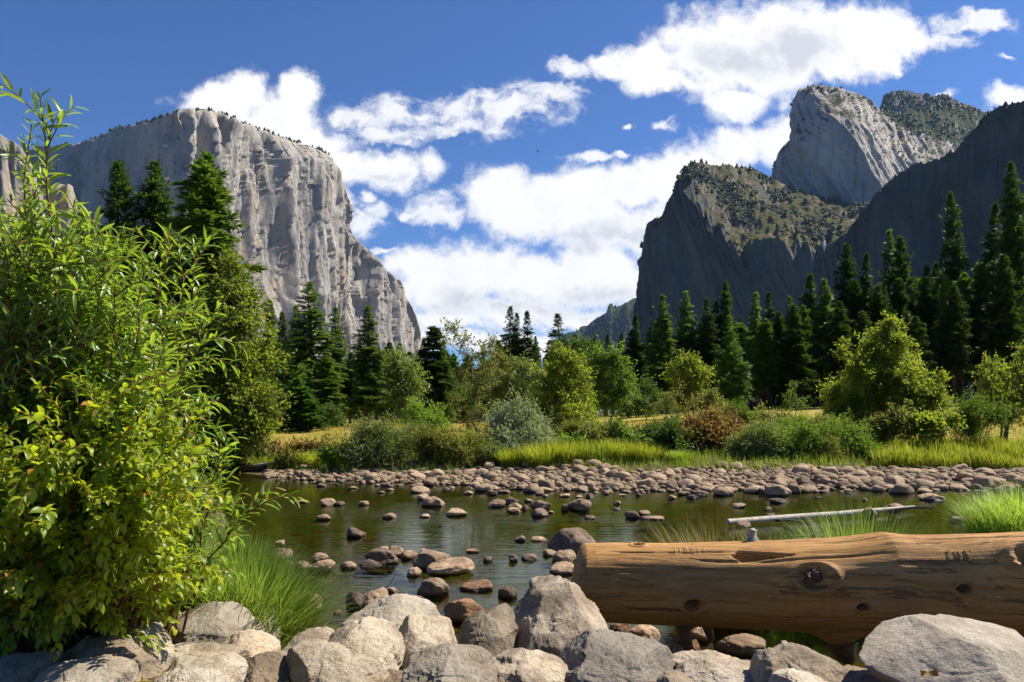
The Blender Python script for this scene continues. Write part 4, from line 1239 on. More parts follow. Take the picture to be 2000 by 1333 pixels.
# the long split in the upper face
a0 = knot_ang(1470, 1094)
u_ = (PXg - 1415) / 118.0
wdt = .16 * np.clip(u_ * 7, 0, 1) * np.clip(1 - u_, 0, 1) ** .8
groove = (u_ > 0) & (u_ < 1)
R = R - np.where(groove, .10 * np.exp(-(angd(a0 + .04 - .03 * u_) / np.maximum(wdt, .01)) ** 4), 0)
# shoulder on top, torn root under the middle
R = R + .02 * np.exp(-((PXg - 1722) / 40) ** 2) * np.exp(-(angd(1.45) / .5) ** 2)
R = R + .13 * np.exp(-((PXg - 1628) / 34) ** 2) * np.exp(-(angd(-1.40) / .4) ** 2)
endr = np.sqrt(np.clip((PXg - 1120) / 14, .0, 1))
R = R * (.88 + .12 * endr) 
V_ = cen[:, None] + R[..., None] * np.stack([.18 * (1 - np.clip((PXg - 1122) / 40, 0, 1)) * np.sin(THg) * 1.0, -np.cos(THg), np.sin(THg)], -1)
i = np.arange(len(pxs) - 1)[:, None] * nth
j = np.arange(nth)[None]
j2 = (j + 1) % nth
q = np.stack([i + j, i + nth + j, i + nth + j2, i + j2], -1).reshape(-1, 4)
log_root = thing('fallen_log', 'huge weathered golden brown log lying across the right foreground rocks', 'log', LOG_O)
mesh_np('trunk', (V_ - LOG_O).reshape(-1, 3), [q], M['log'], log_root)
# cut end on the left, ragged right end outside the picture
g = Geo()
for side, idx in ((-1, 0), (1, len(pxs) - 1)):
    ring = V_[idx] - LOG_O
    c = cen[idx] - LOG_O
    rows = [c + (ring - c) * k + np.array((side * .03 * (1 - k) + .012 * side * 0, 0, 0)) for k in (1.0, .75, .5, .25, .05)]
    g.add(np.array(rows), grid_faces(5, nth), [[4 * nth + k, 4 * nth + (k + 1) % nth, 4 * nth + (k + 2) % nth] for k in range(0, nth - 2)])
    g.add(np.concatenate([rows[k][[-1, 0]] for k in range(5)]), [[2 * k, 2 * k + 1, 2 * k + 3, 2 * k + 2] for k in range(4)])
g.build('end_grain', M['log'], log_root)
for n_, (kx, ky, kr, bul, kind, lab) in enumerate(KN):
    a = knot_ang(kx, ky)
    c = log_surface(kx, a, bul * .8 - .035)
    v, f = rock_unit(5, 1700 + n_, 16, (.4, .9), .42, 2.6)
    nrm = np.array((0, -math.cos(a), math.sin(a)))
    tz = np.array((0, math.sin(a), math.cos(a)))
    v = v[:, 0:1] * np.array((1, 0, 0)) * kr * .74 + v[:, 1:2] * nrm * .075 + v[:, 2:3] * tz * kr * .64
    o = mesh_np('knot', v + (c - LOG_O), [f], M['knot'], log_root)
    o['label'] = lab
g = Geo()                                                       # bleached broken branch on top
b0 = log_surface(1473, 1.75, -.05)
g.tube([b0 - LOG_O, b0 - LOG_O + (.01, 0, .06), b0 - LOG_O + (.0, .01, .11), b0 - LOG_O + (.015, .01, .17)], [.085, .06, .045, .04], 9)
o = g.build('branch_stub', M['silver_wood'], log_root)
o['label'] = 'short bleached broken branch on top'
for kx, ln, wd in ((1332, .32, .075), (1378, .22, .05), (1488, .10, .04), (1640, .20, .11)):
    g = Geo()
    b0 = log_surface(kx, -1.45, -.06 if kx < 1600 else .10) - LOG_O
    g.tube([b0, b0 + (.01, -.02, -ln * .4), b0 + (.04, -.03, -ln * .8), b0 + (.03, -.02, -ln)], [wd * 1.4, wd, wd * .75, wd * .3], 9)
    o = g.build('root_stub', M['knot'], log_root)
    o['label'] = 'dark broken root stub under the log'

def strokes(pts_lists, px0, py0, sc, depth_ang, mat, name, label, w=.0035):
    g = Geo()
    for st in pts_lists:
        pts = []
        for (u, v) in st:
            px, py = px0 + u * sc, py0 + v * sc
            a = knot_ang(px, py)
            pts.append(log_surface(px, a, .014) - LOG_O)
        if len(pts) == 2:
            pts = [pts[0], (pts[0] + pts[1]) / 2, pts[1]]
        g.tube(pts, w, 5)
    o = g.build(name, mat, log_root)
    o['label'] = label
L_E = lambda x: [[(x, 0), (x, 2)], [(x, 0), (x + 1, 0)], [(x, 1), (x + .9, 1)], [(x, 2), (x + 1, 2)]]
L_H = lambda x: [[(x, 0), (x, 2)], [(x + 1, 0), (x + 1, 2)], [(x, 1), (x + 1, 1)]]
L_A = lambda x: [[(x, 2), (x + .5, 0)], [(x + .5, 0), (x + 1, 2)], [(x + .25, 1.2), (x + .75, 1.2)]]
L_X = lambda x: [[(x, 0), (x + 1, 2.4)], [(x + 1, 0), (x, 2.2)]]
L_I = lambda x: [[(x, 0), (x, 2)]]
L_M = lambda x: [[(x, 2), (x, 0)], [(x, 0), (x + .5, 1)], [(x + .5, 1), (x + 1, 0)], [(x + 1, 0), (x + 1, 2)]]
L_S = lambda x: [[(x + 1, 0), (x + .2, .3), (x + .2, .8), (x + .9, 1.3), (x + .8, 1.8), (x, 2)]]
strokes(L_E(0) + L_H(2) + L_A(4) + L_X(6), 1816, 1083, 7.0, 0, M['log_scratch'], 'carved_letters', 'dark carved capital letters on the sunlit upper face', .0022)
strokes(L_I(0) + L_I(2) + L_M(4) + L_M(6.5) + L_S(9) + L_S(11.5), 1312, 1079, 4.6, 0, M['log_pale'], 'carved_letters', 'faint pale scratched letters on the left half', .0017)

# ------------------------------------------------------------------ driftwood
dr = thing('driftwood_pole', 'long white driftwood pole lying in the river on the right', 'driftwood', G(1422, 1024, .05))
o0 = np.array(dr.location)
g = Geo()
pts = [G(px, py, .10) - o0 for px, py in ((1421, 1020), (1500, 1014), (1580, 1008), (1640, 1004), (1700, 998), (1745, 994), (1786, 989))]
g.tube(pts, [.07, .075, .07, .07, .06, .05, .02], 9)
g.build('trunk', M['silver_wood'], dr)
g = Geo()
p0 = G(1512, 1017, .05) - o0
g.tube([p0, p0 + (.3, -.5, .06), p0 + (.7, -.8, -.02)], [.035, .03, .015], 6)
g.build('branch', M['bark_grey'], dr)
g = Geo()
p0 = G(1735, 998, .08) - o0
g.tube([p0, p0 + (.5, -.2, .1), p0 + (1.1, -.1, .12)], [.05, .04, .02], 6)
g.build('branch', M['bark_grey'], dr)

sn = thing('driftwood_snag', 'dark upturned dead branch and roots at the left end of the far bank', 'driftwood', G(430, 920, .1))
o0 = np.array(sn.location)
g = Geo()
g.tube([(-.9, 0, .0), (-.2, 0, .12), (.3, .1, .16)], [.22, .26, .16], 9)
g.build('trunk', M['bark_grey'], sn)
for k, (dx, dz) in enumerate(((-.35, .75), (.35, .95), (-.8, .5), (.05, .5))):
    g = Geo()
    g.tube([(.0, 0, .1), (dx * .5, .05, dz * .6), (dx, 0, dz)], [.10, .06, .02], 6)
    g.build('branch', M['bark_grey'], sn)
s2 = thing('driftwood_branch', 'thin bare branch resting on the dark log end at the far left waterline', 'driftwood', G(520, 919, .1))
g = Geo()
g.tube([(-1.2, 0, .1), (0, 0, .28), (1.4, .2, .36), (1.9, .2, .4)], [.09, .07, .05, .03], 7)
g.build('trunk', M['silver_wood'], s2)
g = Geo()
g.tube([(-1.7, .1, 0), (-.8, 0, .12), (.0, .1, .1)], [.2, .22, .12], 8)
g.build('stump', M['bark_dark'], s2)
s3 = thing('dead_twig', 'thin dark stick with a pale tip poking up behind the log', 'stick', P(1590, 1052, 11.2))
g = Geo()
g.tube([(-.35, 0, .02), (0, 0, .04), (.45, .05, -.04)], [.012, .016, .01], 6)
g.build('branch', M['bark_grey'], s3)
g = Geo()
g.tube([(.02, 0, .02), (.03, 0, .11)], [.02, .016], 6)
g.build('pale_tip', M['silver_wood'], s3)
g = Geo()
t0 = G(748, 1154, .0)
g.tube([t0, t0 + (.12, 0, .12), t0 + (.2, .02, .27)], [.008, .006, .003], 5)
tag(g.build('twig', M['bark_dark']), 'thin twig sticking out of the water behind the bank boulders', 'twig')
# a withered leaf on the corner boulder
lv = np.array([(0, 0, 0), (.05, .03, .02), (.1, .01, .0), (.05, -.035, .015), (.13, .05, .03), (.02, .06, .02)])
o = mesh_np('fallen_leaf', lv, [[[0, 1, 2, 3]], [[0, 1, 5], [1, 2, 4]]], M['leaf_russet'])
c_ = P(1800, 1322, 4.78)
o.location = tuple(c_)
tag(o, 'curled orange leaf lying on the corner boulder', 'leaf')

# ------------------------------------------------------------------ conifers
def on_ground(px, D):
    x = (px - CX) / F * D
    return (x, D, float(ground_z(x, D)))
def blade_tpl(n=6, fan=1.0, seed=0):
    r = np.random.default_rng(seed)
    v, f = [], []
    for k in range(n):
        a = (k / (n - 1) - .5) * 2 * fan + r.normal() * .12
        e = r.normal() * .28
        L = r.uniform(.75, 1.1)
        d = np.array((math.cos(a) * math.cos(e), math.sin(a) * math.cos(e), math.sin(e)))
        s = np.array((-math.sin(a), math.cos(a), r.normal() * .5)) * .11
        b = len(v)
        v += [d * .05, d * L * .5 + s, d * L, d * L * .5 - s]
        f.append((b, b + 1, b + 2, b + 3))
    return np.array(v), [np.array(f)]

def conifer_mesh(seed, H, R, t0, style='fir'):
    r = np.random.default_rng(seed)
    crown, trunk = Geo(), Geo()
    zs = np.linspace(0, H, 14)
    wob = np.stack([.12 * np.sin(zs * .35 + seed), .12 * np.cos(zs * .3 + seed), zs], -1)
    wob[:, :2] *= (zs / H)[:, None]
    trunk.tube(wob, np.maximum(H * .0135 * (1 - zs / H) ** .8, .02), 8)
    n = int(20 * H)
    pos, fwd, up, sc = [], [], [], []
    ga = 2.39996
    gaps = r.uniform(t0, .9, 3)
    for i in range(n):
        t = t0 + (1 - t0) * ((i + r.uniform(0, 1)) / n) ** .95
        if r.random() < .12:
            continue
        if np.abs(gaps - t).min() < .012 and r.random() < .7:
            continue
        taper = (1 - t) ** (.72 if style != 'pine' else .55) * min(1, (t - t0) / .10 * .65 + .35)
        L = R * taper * r.uniform(.38, 1.15) + .12
        if r.random() < .10:
            L *= 1.3
        az = i * ga + r.normal() * .5
        L *= 1 + .42 * float(pn(math.cos(az) * 1.6, math.sin(az) * 1.6 + seed, t * 7))
        el = np.interp(t, (t0, .55, .85, 1), (-.38, -.12, .22, .9)) + r.normal() * .12
        d = np.array((math.cos(az) * math.cos(el), math.sin(az) * math.cos(el), math.sin(el)))
        side = np.array((-math.sin(az), math.cos(az), 0))
        base = np.array((0, 0, t * H))
        if L > .5:
            e_ = base + d * L * .8
            trunk.tube([base, base + d * L * .4 + (0, 0, .02 * L), e_], [.035 * L ** .5, .022 * L ** .5, .008], 4, False)
        m = max(1, int(L / .30))
        for k in range(m):
            f = (k + r.uniform(.2, .9)) / m
            if f < .18 and t < .8:
                continue
            spread = .30 * L * (1.05 - f)
            for q in range(3 if L > .8 else 2):
                lat = r.uniform(-1, 1) * spread
                p = base + d * (L * f) + side * lat + np.array((0, 0, -.10 * L * f * f + r.normal() * .06))
                pos.append(p)
                fd = d + side * (lat / max(spread, .05)) * .9 + r.normal(size=3) * .25
                fwd.append(fd)
                up.append((r.normal() * .3, r.normal() * .3, 1))
                sc.append(r.uniform(.42, .72) * (1.0 if style == 'fir' else 1.15) * (.55 + .45 * min(1, L / 1.2)))
    for k in range(6):
        pos.append((0, 0, H - .1 * k)); fwd.append((r.normal() * .4, r.normal() * .4, 1)); up.append((1, 0, 0)); sc.append(.45)
    tv, tf = blade_tpl(6 if style == 'fir' else 8, .95 if style == 'fir' else 1.5, seed)
    crown.stamp(tv, tf, np.array(pos), np.array(fwd), np.array(up), np.array(sc))
    return crown, trunk

CON = {}
def conifer_proto(key, seed, H, R, t0, style, mat):
    root = bpy.data.objects.new('conifer', None)
    cr, tk = conifer_mesh(seed, H, R, t0, style)
    a = cr.build('crown', M[mat], None, smooth=False)
    b = tk.build('trunk', M['bark_dark'], None)
    for o in (a, b):
        COL.objects.unlink(o)
    CON[key] = (a, b, H, R)
conifer_proto('fir_a', 1, 20, 3.1, .10, 'fir', 'needle')
conifer_proto('fir_b', 2, 20, 2.6, .16, 'fir', 'needle')
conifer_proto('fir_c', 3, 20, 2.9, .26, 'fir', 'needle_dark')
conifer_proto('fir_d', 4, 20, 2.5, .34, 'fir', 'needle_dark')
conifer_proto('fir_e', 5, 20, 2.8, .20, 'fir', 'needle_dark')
conifer_proto('fir_f', 15, 20, 2.4, .42, 'pine', 'needle_dark')
conifer_proto('fir_g', 16, 20, 2.7, .30, 'pine', 'needle')
conifer_proto('pine_a', 6, 18, 3.0, .22, 'pine', 'needle')
conifer_proto('pine_b', 7, 18, 2.7, .30, 'pine', 'needle_dark')
conifer_proto('young_a', 8, 9, 2.2, .12, 'pine', 'needle_bright')
conifer_proto('young_b', 9, 10, 2.3, .08, 'fir', 'needle_bright')
conifer_proto('sparse', 10, 20, 2.2, .20, 'fir', 'needle_dark')

def conifer(px, py, hw, D, key, label, name=None, group='conifers beyond the meadow'):
    a, b, H, R = CON[key]
    x = (px - CX) / F * D
    z = float(ground_z(x, D)) - .15
    h = CZ + (HY - py) / F * D - z
    root = thing(name or ('pine_tree' if 'pine' in key or key == 'young_a' else 'fir_tree'), label, 'tree', (x, D, z), group)
    w = hw * random.uniform(1.05, 1.4) / F * D / R
    root.scale = (w, w, h / H)
    root.rotation_euler = (random.gauss(0, .018), random.gauss(0, .018), random.uniform(0, 6.28))
    for s in (a, b):
        c = s.copy()
        COL.objects.link(c)
        c.parent = root
    return root

CONIFERS = [
 (222, 318, 74, 60, 'fir_e', 'leftmost of the three tall dark pines in front of the shaded granite wall'),
 (292, 322, 74, 62, 'fir_c', 'middle one of the three tall dark conifers before the granite wall'),
 (401, 308, 74, 58, 'fir_g', 'tall dark pine overlapping the pale edge of the big granite wall'),
 (140, 420, 44, 72, 'pine_b', 'dim pine behind the top shoots of the big left shrub'),
 (60, 470, 50, 76, 'fir_c', 'dark fir hidden behind the left side of the big shrub'),
 (345, 470, 45, 70, 'fir_e', 'dark fir between the tall pines above the big left shrub'),
 (527, 590, 34, 80, 'fir_b', 'slim fir just right of the big yellow-green alder'),
 (548, 612, 28, 88, 'fir_e', 'slim dark fir tucked behind the left group of firs'),
 (612, 556, 62, 76, 'fir_a', 'broad bright green fir, tallest of the group under the right half of the granite wall'),
 (572, 600, 36, 92, 'fir_b', 'fir whose tip shows left of the broad bright fir'),
 (656, 604, 40, 82, 'fir_a', 'pointed fir just right of the broad bright fir'),
 (636, 690, 40, 70, 'fir_b', 'lower fir standing in front of the broad bright fir'),
 (718, 601, 38, 66, 'fir_b', 'slim full-length fir alone before the pale foot of the granite wall'),
 (684, 690, 30, 78, 'fir_e', 'short dark fir between the pointed fir and the slim full-length fir'),
 (747, 690, 26, 84, 'fir_e', 'short dark fir right behind the slim full-length fir'),
 (782, 672, 26, 90, 'fir_b', 'small pointed fir rising behind the silvery cottonwood'),
 (846, 640, 44, 74, 'pine_b', 'dark round-topped pine at the right foot of the granite wall'),
 (818, 700, 30, 88, 'fir_c', 'dark fir close to the left of the round-topped pine'),
 (905, 720, 30, 90, 'fir_c', 'dark fir behind the slender pale-leaved tree'),
 (993, 601, 26, 96, 'sparse', 'tallest of three thin dark firs against the clouds in the valley gap'),
 (1014, 615, 20, 100, 'sparse', 'middle one of three thin dark firs in the valley gap'),
 (1031, 611, 24, 96, 'sparse', 'right one of three thin dark firs in the valley gap'),
 (1052, 658, 20, 104, 'fir_c', 'small dark fir right of the three thin firs'),
 (1095, 616, 30, 94, 'sparse', 'single open-branched fir against the white cloud in the valley gap'),
 (1140, 690, 24, 112, 'fir_c', 'small fir in front of the blue far hill, left of two others'),
 (1185, 654, 20, 112, 'fir_e', 'small dark fir in front of the middle of the blue far hill'),
 (1214, 652, 18, 112, 'fir_e', 'small dark fir at the right end of the blue far hill'),
 (1241, 618, 25, 100, 'fir_d', 'dark fir at the left foot of the dark shaded cliff'),
 (1268, 640, 26, 106, 'fir_c', 'shorter dark fir close to the left foot of the dark shaded cliff'),
 (1293, 578, 36, 94, 'fir_a', 'full sunlit fir, first tall one in front of the dark cliff'),
 (1336, 574, 32, 100, 'fir_b', 'tall fir second from the left in front of the dark cliff'),
 (1385, 585, 30, 98, 'fir_d', 'dark fir with a bare lower trunk, left partner of a taller fir'),
 (1414, 553, 34, 100, 'fir_e', 'dark tall fir, highest of those left of the scrubby slope'),
 (1432, 650, 36, 84, 'young_b', 'bright green young fir in front of the dark tall firs'),
 (1470, 575, 30, 92, 'fir_b', 'slim sunlit fir with a visible trunk, right of the bright young fir'),
 (1502, 572, 22, 108, 'sparse', 'thin dark fir tip just right of the slim sunlit fir'),
 (1520, 610, 34, 98, 'fir_c', 'dark fir among the close group below the waterfall notch'),
 (1552, 596, 40, 92, 'fir_e', 'broad dark fir below the waterfall notch'),
 (1576, 538, 30, 104, 'fir_d', 'taller fir left of the pair below the waterfall notch'),
 (1607, 548, 38, 96, 'fir_b', 'full fir directly below the waterfall notch'),
 (1655, 478, 36, 104, 'fir_e', 'tall fir just right of the waterfall notch'),
 (1691, 500, 30, 106, 'fir_d', 'fir stepping down on the right of the tall notch fir'),
 (1738, 455, 38, 104, 'fir_b', 'tall twin-topped fir, left half, before the shaded ridge'),
 (1766, 466, 38, 102, 'fir_e', 'tall twin-topped fir, right half, before the shaded ridge'),
 (1720, 560, 40, 90, 'fir_c', 'dark fir behind the top of the big yellow-green tree'),
 (1806, 545, 34, 98, 'fir_d', 'lower dark fir in the dip before the tallest ridge firs'),
 (1832, 515, 34, 106, 'fir_c', 'dark fir left of the towering fir at the right'),
 (1873, 378, 42, 100, 'fir_e', 'towering fir with a clear pointed top in front of the shaded ridge'),
 (1862, 560, 44, 86, 'fir_c', 'dark fir in front of the foot of the towering fir'),
 (1937, 404, 38, 100, 'fir_d', 'second towering fir right of the clear pointed one'),
 (1908, 520, 40, 90, 'fir_e', 'dark fir filling the gap between the two towering firs'),
 (1992, 318, 54, 92, 'fir_c', 'tallest fir, cut by the right edge of the picture'),
 (1962, 500, 44, 84, 'fir_e', 'dark fir in front of the tallest right-edge fir'),
 (2050, 380, 50, 96, 'fir_a', 'fir mostly outside the right edge of the picture'),
 (1640, 590, 40, 88, 'fir_c', 'dark fir left of the big yellow-green tree crown'),
 (1690, 610, 40, 86, 'fir_e', 'dark fir directly behind the big yellow-green tree crown'),
 (1790, 620, 40, 84, 'fir_c', 'dark fir behind the right shoulder of the big yellow-green tree'),
 (584, 742, 44, 53, 'young_a', 'bright young pine on the left meadow edge with two thin trunks'),
 (545, 748, 34, 56, 'young_b', 'bright young fir left of the young pine on the meadow edge'),
 (604, 770, 32, 52, 'young_a', 'smaller bright young pine overlapping its neighbour on the meadow edge'),
 (500, 700, 40, 62, 'fir_b', 'green fir at the right flank of the big yellow-green alder'),
 (1000, 700, 24, 92, 'fir_e', 'dark fir low between the silvery tree and the thin firs'),
]
for a in CONIFERS:
    conifer(*a)
# the darker ranks behind
k = 0
RANK = []
for px in np.linspace(370, 1240, 44):
    RANK.append((px + random.uniform(-8, 8), random.uniform(680, 750), random.uniform(24, 38), random.uniform(112, 140)))
for px in np.linspace(1245, 2060, 72):
    top = np.interp(px, (1245, 1400, 1600, 1750, 1900, 2060), (670, 640, 585, 560, 520, 470)) + random.uniform(-20, 70)
    RANK.append((px + random.uniform(-8, 8), top, random.uniform(26, 40), random.uniform(106, 135)))
for (px, py, hw, D) in RANK:
    lab = 'dark conifer in the back rank behind the left firs' if px < 900 else 'dark conifer in the back rank across the valley gap' if px < 1240 else 'dark conifer in the shady back rank under the dark cliff' if px < 1640 else 'dark conifer in the shady back rank under the shaded ridge'
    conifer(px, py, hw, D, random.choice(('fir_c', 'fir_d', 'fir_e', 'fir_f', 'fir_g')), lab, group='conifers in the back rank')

MID = [(1252 + k * 30 + random.uniform(-9, 9), float(np.interp(k, (0, 10, 26), (640, 590, 500))) + random.uniform(-25, 70), random.uniform(22, 30), random.uniform(90, 106)) for k in range(27)]
MID += [(px + random.uniform(-5, 5), random.uniform(655, 715), random.uniform(17, 24), random.uniform(84, 104)) for px in (735, 765, 800, 830, 865, 890, 915, 945, 970, 1070, 1120, 1160)]
for k in range(26):
    conifer(-330 + k * 29 + random.uniform(-9, 9), random.uniform(470, 600), random.uniform(28, 40), random.uniform(78, 125), random.choice(('fir_c', 'fir_e', 'fir_b', 'fir_f')), 'dark conifer in the wood behind the big left shrub', group='conifers behind the left shrub')
for (px, py, hw, D) in MID:
    lab = 'slender conifer in the middle rank under the dark cliffs' if px > 1240 else 'slender conifer in the middle rank before the valley gap'
    conifer(px, py, hw, D, random.choice(('fir_b', 'fir_d', 'sparse', 'fir_f', 'fir_g')), lab, group='conifers in the middle rank')

# ------------------------------------------------------------------ broadleaf trees and bushes
LEAF2_V = np.array(((0, 0, 0), (.5, .27, .06), (1, 0, -.08), (.5, -.27, .06)))
LEAF2_F = [np.array(((0, 1, 2), (0, 2, 3)))]
SLIM_V = np.array(((0, 0, 0), (.5, .12, .05), (1, 0, -.12), (.5, -.12, .05)))

def bez(p0, p1, p2, n):
    t = np.linspace(0, 1, n)[:, None]
    return p0 * (1 - t) ** 2 + p1 * 2 * t * (1 - t) + p2 * t * t

def leafy(name, base_px, D, lobes, leaf, mat, label, cat='tree', bark='bark_grey', density=1.0, group=None, slim=False, stems=1, trunk_r=None, spread=1.0, droop=.1, upright=False, seed=0, base_z=None, depth=.85):
    r = np.random.default_rng(seed + int(base_px * 7 + D * 13))
    x0 = (base_px - CX) / F * D
    z0 = float(ground_z(x0, D)) - .05 if base_z is None else base_z
    base = np.array((x0, D, z0))
    root = thing(name, label, cat, base, group)
    tk, cr = Geo(), Geo()
    gr_ = (1.12 if base_px < 700 or 1150 < base_px < 1280 else 1.34) if cat == 'bush' else 1.12
    L = [(P(px, py, D) - base, rr * gr_ / F * D) for px, py, rr in lobes]
    top = max(c[2] for c, _ in L)
    tr = trunk_r or max(.03, top * .017)
    cx = np.mean([c[0] for c, _ in L])
    stem_pts = []
    for s in range(stems):
        if stems == 1:
            e = np.array((cx * .7, 0, top * .72)); b = np.array((0., 0, 0))
        else:
            c, rr = L[s % len(L)]
            b = np.array((r.normal() * .05, r.normal() * .05, 0)); e = c * np.array((.85, .8, .8)) + np.array((0, r.normal() * rr * .5, 0))
        pts = bez(b, b * .6 + e * np.array((.3, .3, .55)), e, 9)
        pts[1:-1] += r.normal(size=(7, 3)) * .012 * top
        tk.tube(pts, np.linspace(tr if stems == 1 else tr * .6, tr * .22, 9), 7)
        stem_pts.append(pts)
    SP = np.concatenate(stem_pts)
    pos, fwd, up, sc = [], [], [], []
    for (c, rr) in L:
        c = c + np.array((0, r.normal() * rr * .5, 0))
        # a limb to the lobe from a lower point of a stem
        low = SP[SP[:, 2] < max(c[2] - .2 * rr, SP[:, 2].min() + .01)]
        j = low[np.argmin(np.linalg.norm(low - c, axis=1) + r.uniform(0, .3 * rr + .01, len(low)))]
        lp = bez(j, (j + c) / 2 + np.array((0, 0, .15 * rr)), c, 6)
        tk.tube(lp, np.linspace(tr * .32, tr * .12, 6), 5)
        nt = max(10, int(60 * density * (rr / .9) ** 1.2))
        for q in range(nt):
            d = unit(r.normal(size=3) * (1, depth, .9) + np.array((0, 0, .15)))
            e = c + d * rr * r.uniform(.45, 1.12) * np.array((1, depth, 1))
            if r.random() < (.22 if cat == 'bush' else .13):
                e = c + d * rr * r.uniform(1.1, 1.55)
            s_ = c + (e - c) * .08 + r.normal(size=3) * rr * .12
            if upright:
                s_ = lp[r.integers(2, 6)]
            if e[2] < .05:
                e[2] = .05 + r.uniform(0, .2)
            mid = (s_ + e) / 2 + np.array((0, 0, .12 * rr))
            tw = bez(s_, mid, e - np.array((0, 0, droop * rr)), 5)
            tk.tube(tw[::2], np.linspace(tr * .10, tr * .04, 3), 3, False)
            nl = max(4, int(np.linalg.norm(e - s_) / leaf * 3.4 * (.7 + .3 * density)))
            t_ = r.uniform(.12, 1.0, nl)
            pp = np.stack([np.interp(t_, np.linspace(0, 1, 5), tw[:, k_]) for k_ in range(3)], -1)
            pp += r.normal(size=(nl, 3)) * leaf * .55
            ff = unit((e - s_)[None] + .0) + r.normal(size=(nl, 3)) * .75 + np.array((0, 0, -.12))
            pos.append(pp); fwd.append(ff)
            up.append(r.normal(size=(nl, 3)) * .55 + np.array((.15, 0, .9)))
            sc.append(leaf * r.uniform(.65, 1.25, nl))
    cr.stamp(SLIM_V if slim else LEAF2_V, LEAF2_F, np.concatenate(pos), np.concatenate(fwd), np.concatenate(up), np.concatenate(sc))
    tk.build('trunk' if stems == 1 else 'stems', M[bark], root)
    cr.build('crown' if cat == 'tree' else 'foliage', M[mat], root, smooth=False)
    return root

T = 'broadleaf trees along the far bank'
FILL = [(692, 775, 92), (716, 785, 96), (668, 785, 94), (750, 775, 78), (830, 760, 80), (870, 735, 76), (905, 760, 74), (945, 740, 78), (985, 735, 82), (1030, 745, 80), (1065, 720, 78), (1095, 735, 82), (1150, 735, 80), (1225, 745, 82), (1265, 755, 84), (1300, 770, 86), (1420, 775, 88), (1500, 780, 90), (1580, 775, 90), (510, 770, 70), (470, 740, 72), (1660, 770, 88), (1860, 750, 90), (1930, 760, 88), (880, 790, 70), (960, 800, 68)]
fp = [leafy('oak_tree', 800, 75, [(800, 725, 26), (780, 745, 30), (820, 745, 30), (800, 775, 38), (772, 785, 26), (828, 785, 26), (800, 805, 26)], .3, 'leaf_deep', 'dark green oak in the shadowy wood behind the meadow', density=1.0, group='dark oaks in the wood behind the meadow', seed=5),
      leafy('oak_tree', 600, 75, [(600, 715, 24), (585, 740, 30), (618, 735, 26), (600, 765, 34), (575, 775, 24), (625, 770, 26), (600, 800, 28)], .3, 'leaf_green', 'green oak in the shadowy wood behind the meadow', density=1.0, group='dark oaks in the wood behind the meadow', seed=6)]
for n_, (px, top, D) in enumerate(FILL):
    o = copy_tree(fp[1] if n_ % 3 == 0 else fp[0])
    g3 = on_ground(px, D)
    k3 = (CZ + (HY - top) / F * D - g3[2]) / 5.9
    o.location = g3
    o.scale = (k3 * random.uniform(1.0, 1.3), k3 * 1.1, k3)
    o.rotation_euler = (0, 0, random.uniform(0, 6.28))
leafy('alder_tree', 440, 34, [(448,520,30),(445,575,38),(470,585,42),(400,600,45),(480,640,48),(420,660,60),(370,660,50),(500,700,42),(450,720,60),(390,740,60),(340,740,60),(480,780,60),(430,810,60),(380,830,60),(510,800,36),(500,840,40),(440,850,50),(330,820,50)],
      .20, 'leaf_yellow', 'big dense yellow-green alder right behind the left shrub, below the tallest pine', density=1.15, group=T)
leafy('birch_tree', 928, 42, [(884,645,24),(905,668,24),(872,668,12),(915,700,22),(945,690,20),(900,735,26),(950,735,24),(925,770,26),(890,790,22),(940,810,28),(915,830,22)], .15, 'leaf_olive', 'slender pale-leaved tree with a thin leaning trunk left of the white willow', density=.62, group=T, trunk_r=.085)
leafy('birch_tree', 968, 50, [(962,680,20),(980,705,24),(950,720,22),(990,740,24),(965,765,28),(1000,775,22)], .17, 'leaf_olive', 'thin yellow-green tree just right of the leaning pale tree', density=.8, group=T, trunk_r=.09)
leafy('silver_poplar', 1025, 50, [(1018,725,28),(1045,735,28),(995,748,28),(1030,765,34),(1065,765,24),(1005,795,30)], .17, 'leaf_silver', 'tall silvery tree behind the white-leaved willow', density=1.0, group=T)
leafy('alder_tree', 1105, 44, [(1092,690,20),(1112,705,26),(1085,725,30),(1125,735,32),(1060,755,28),(1100,765,40),(1140,775,32),(1070,800,36),(1115,815,44),(1148,815,24),(1085,845,36),(1130,850,34),(1050,830,24)], .16, 'leaf_yellow', 'tall bright yellow-green alder at the middle of the far bank', density=1.1, group=T)
leafy('oak_tree', 1195, 60, [(1168,708,28),(1200,710,30),(1222,735,22),(1180,740,36),(1210,765,30),(1160,755,24),(1190,785,30)], .22, 'leaf_green', 'rounded green oak beyond the meadow, right of the tall alder', density=1.1, group=T)
leafy('oak_tree', 1130, 66, [(1125,684,26),(1150,680,24),(1100,690,24),(1085,705,22),(1130,715,36),(1160,705,20),(1105,735,30)], .24, 'leaf_deep', 'dark green oak crown behind the tall alder top', density=1.1, group=T)
leafy('oak_tree', 1346, 72, [(1344,712,24),(1322,730,22),(1368,732,24),(1345,750,30),(1335,780,24),(1365,775,22)], .24, 'leaf_yellow', 'round yellow-green oak in front of the firs under the dark cliff', density=1.1, group=T)
leafy('alder_tree', 1326, 41, [(1330,762,18),(1302,778,20),(1356,778,20),(1325,800,22),(1285,800,18),(1372,815,18),(1345,835,22),(1305,835,20)], .13, 'leaf_olive', 'open-crowned little tree with grey twigs in front of the oak and firs', density=.5, group=T, stems=3)
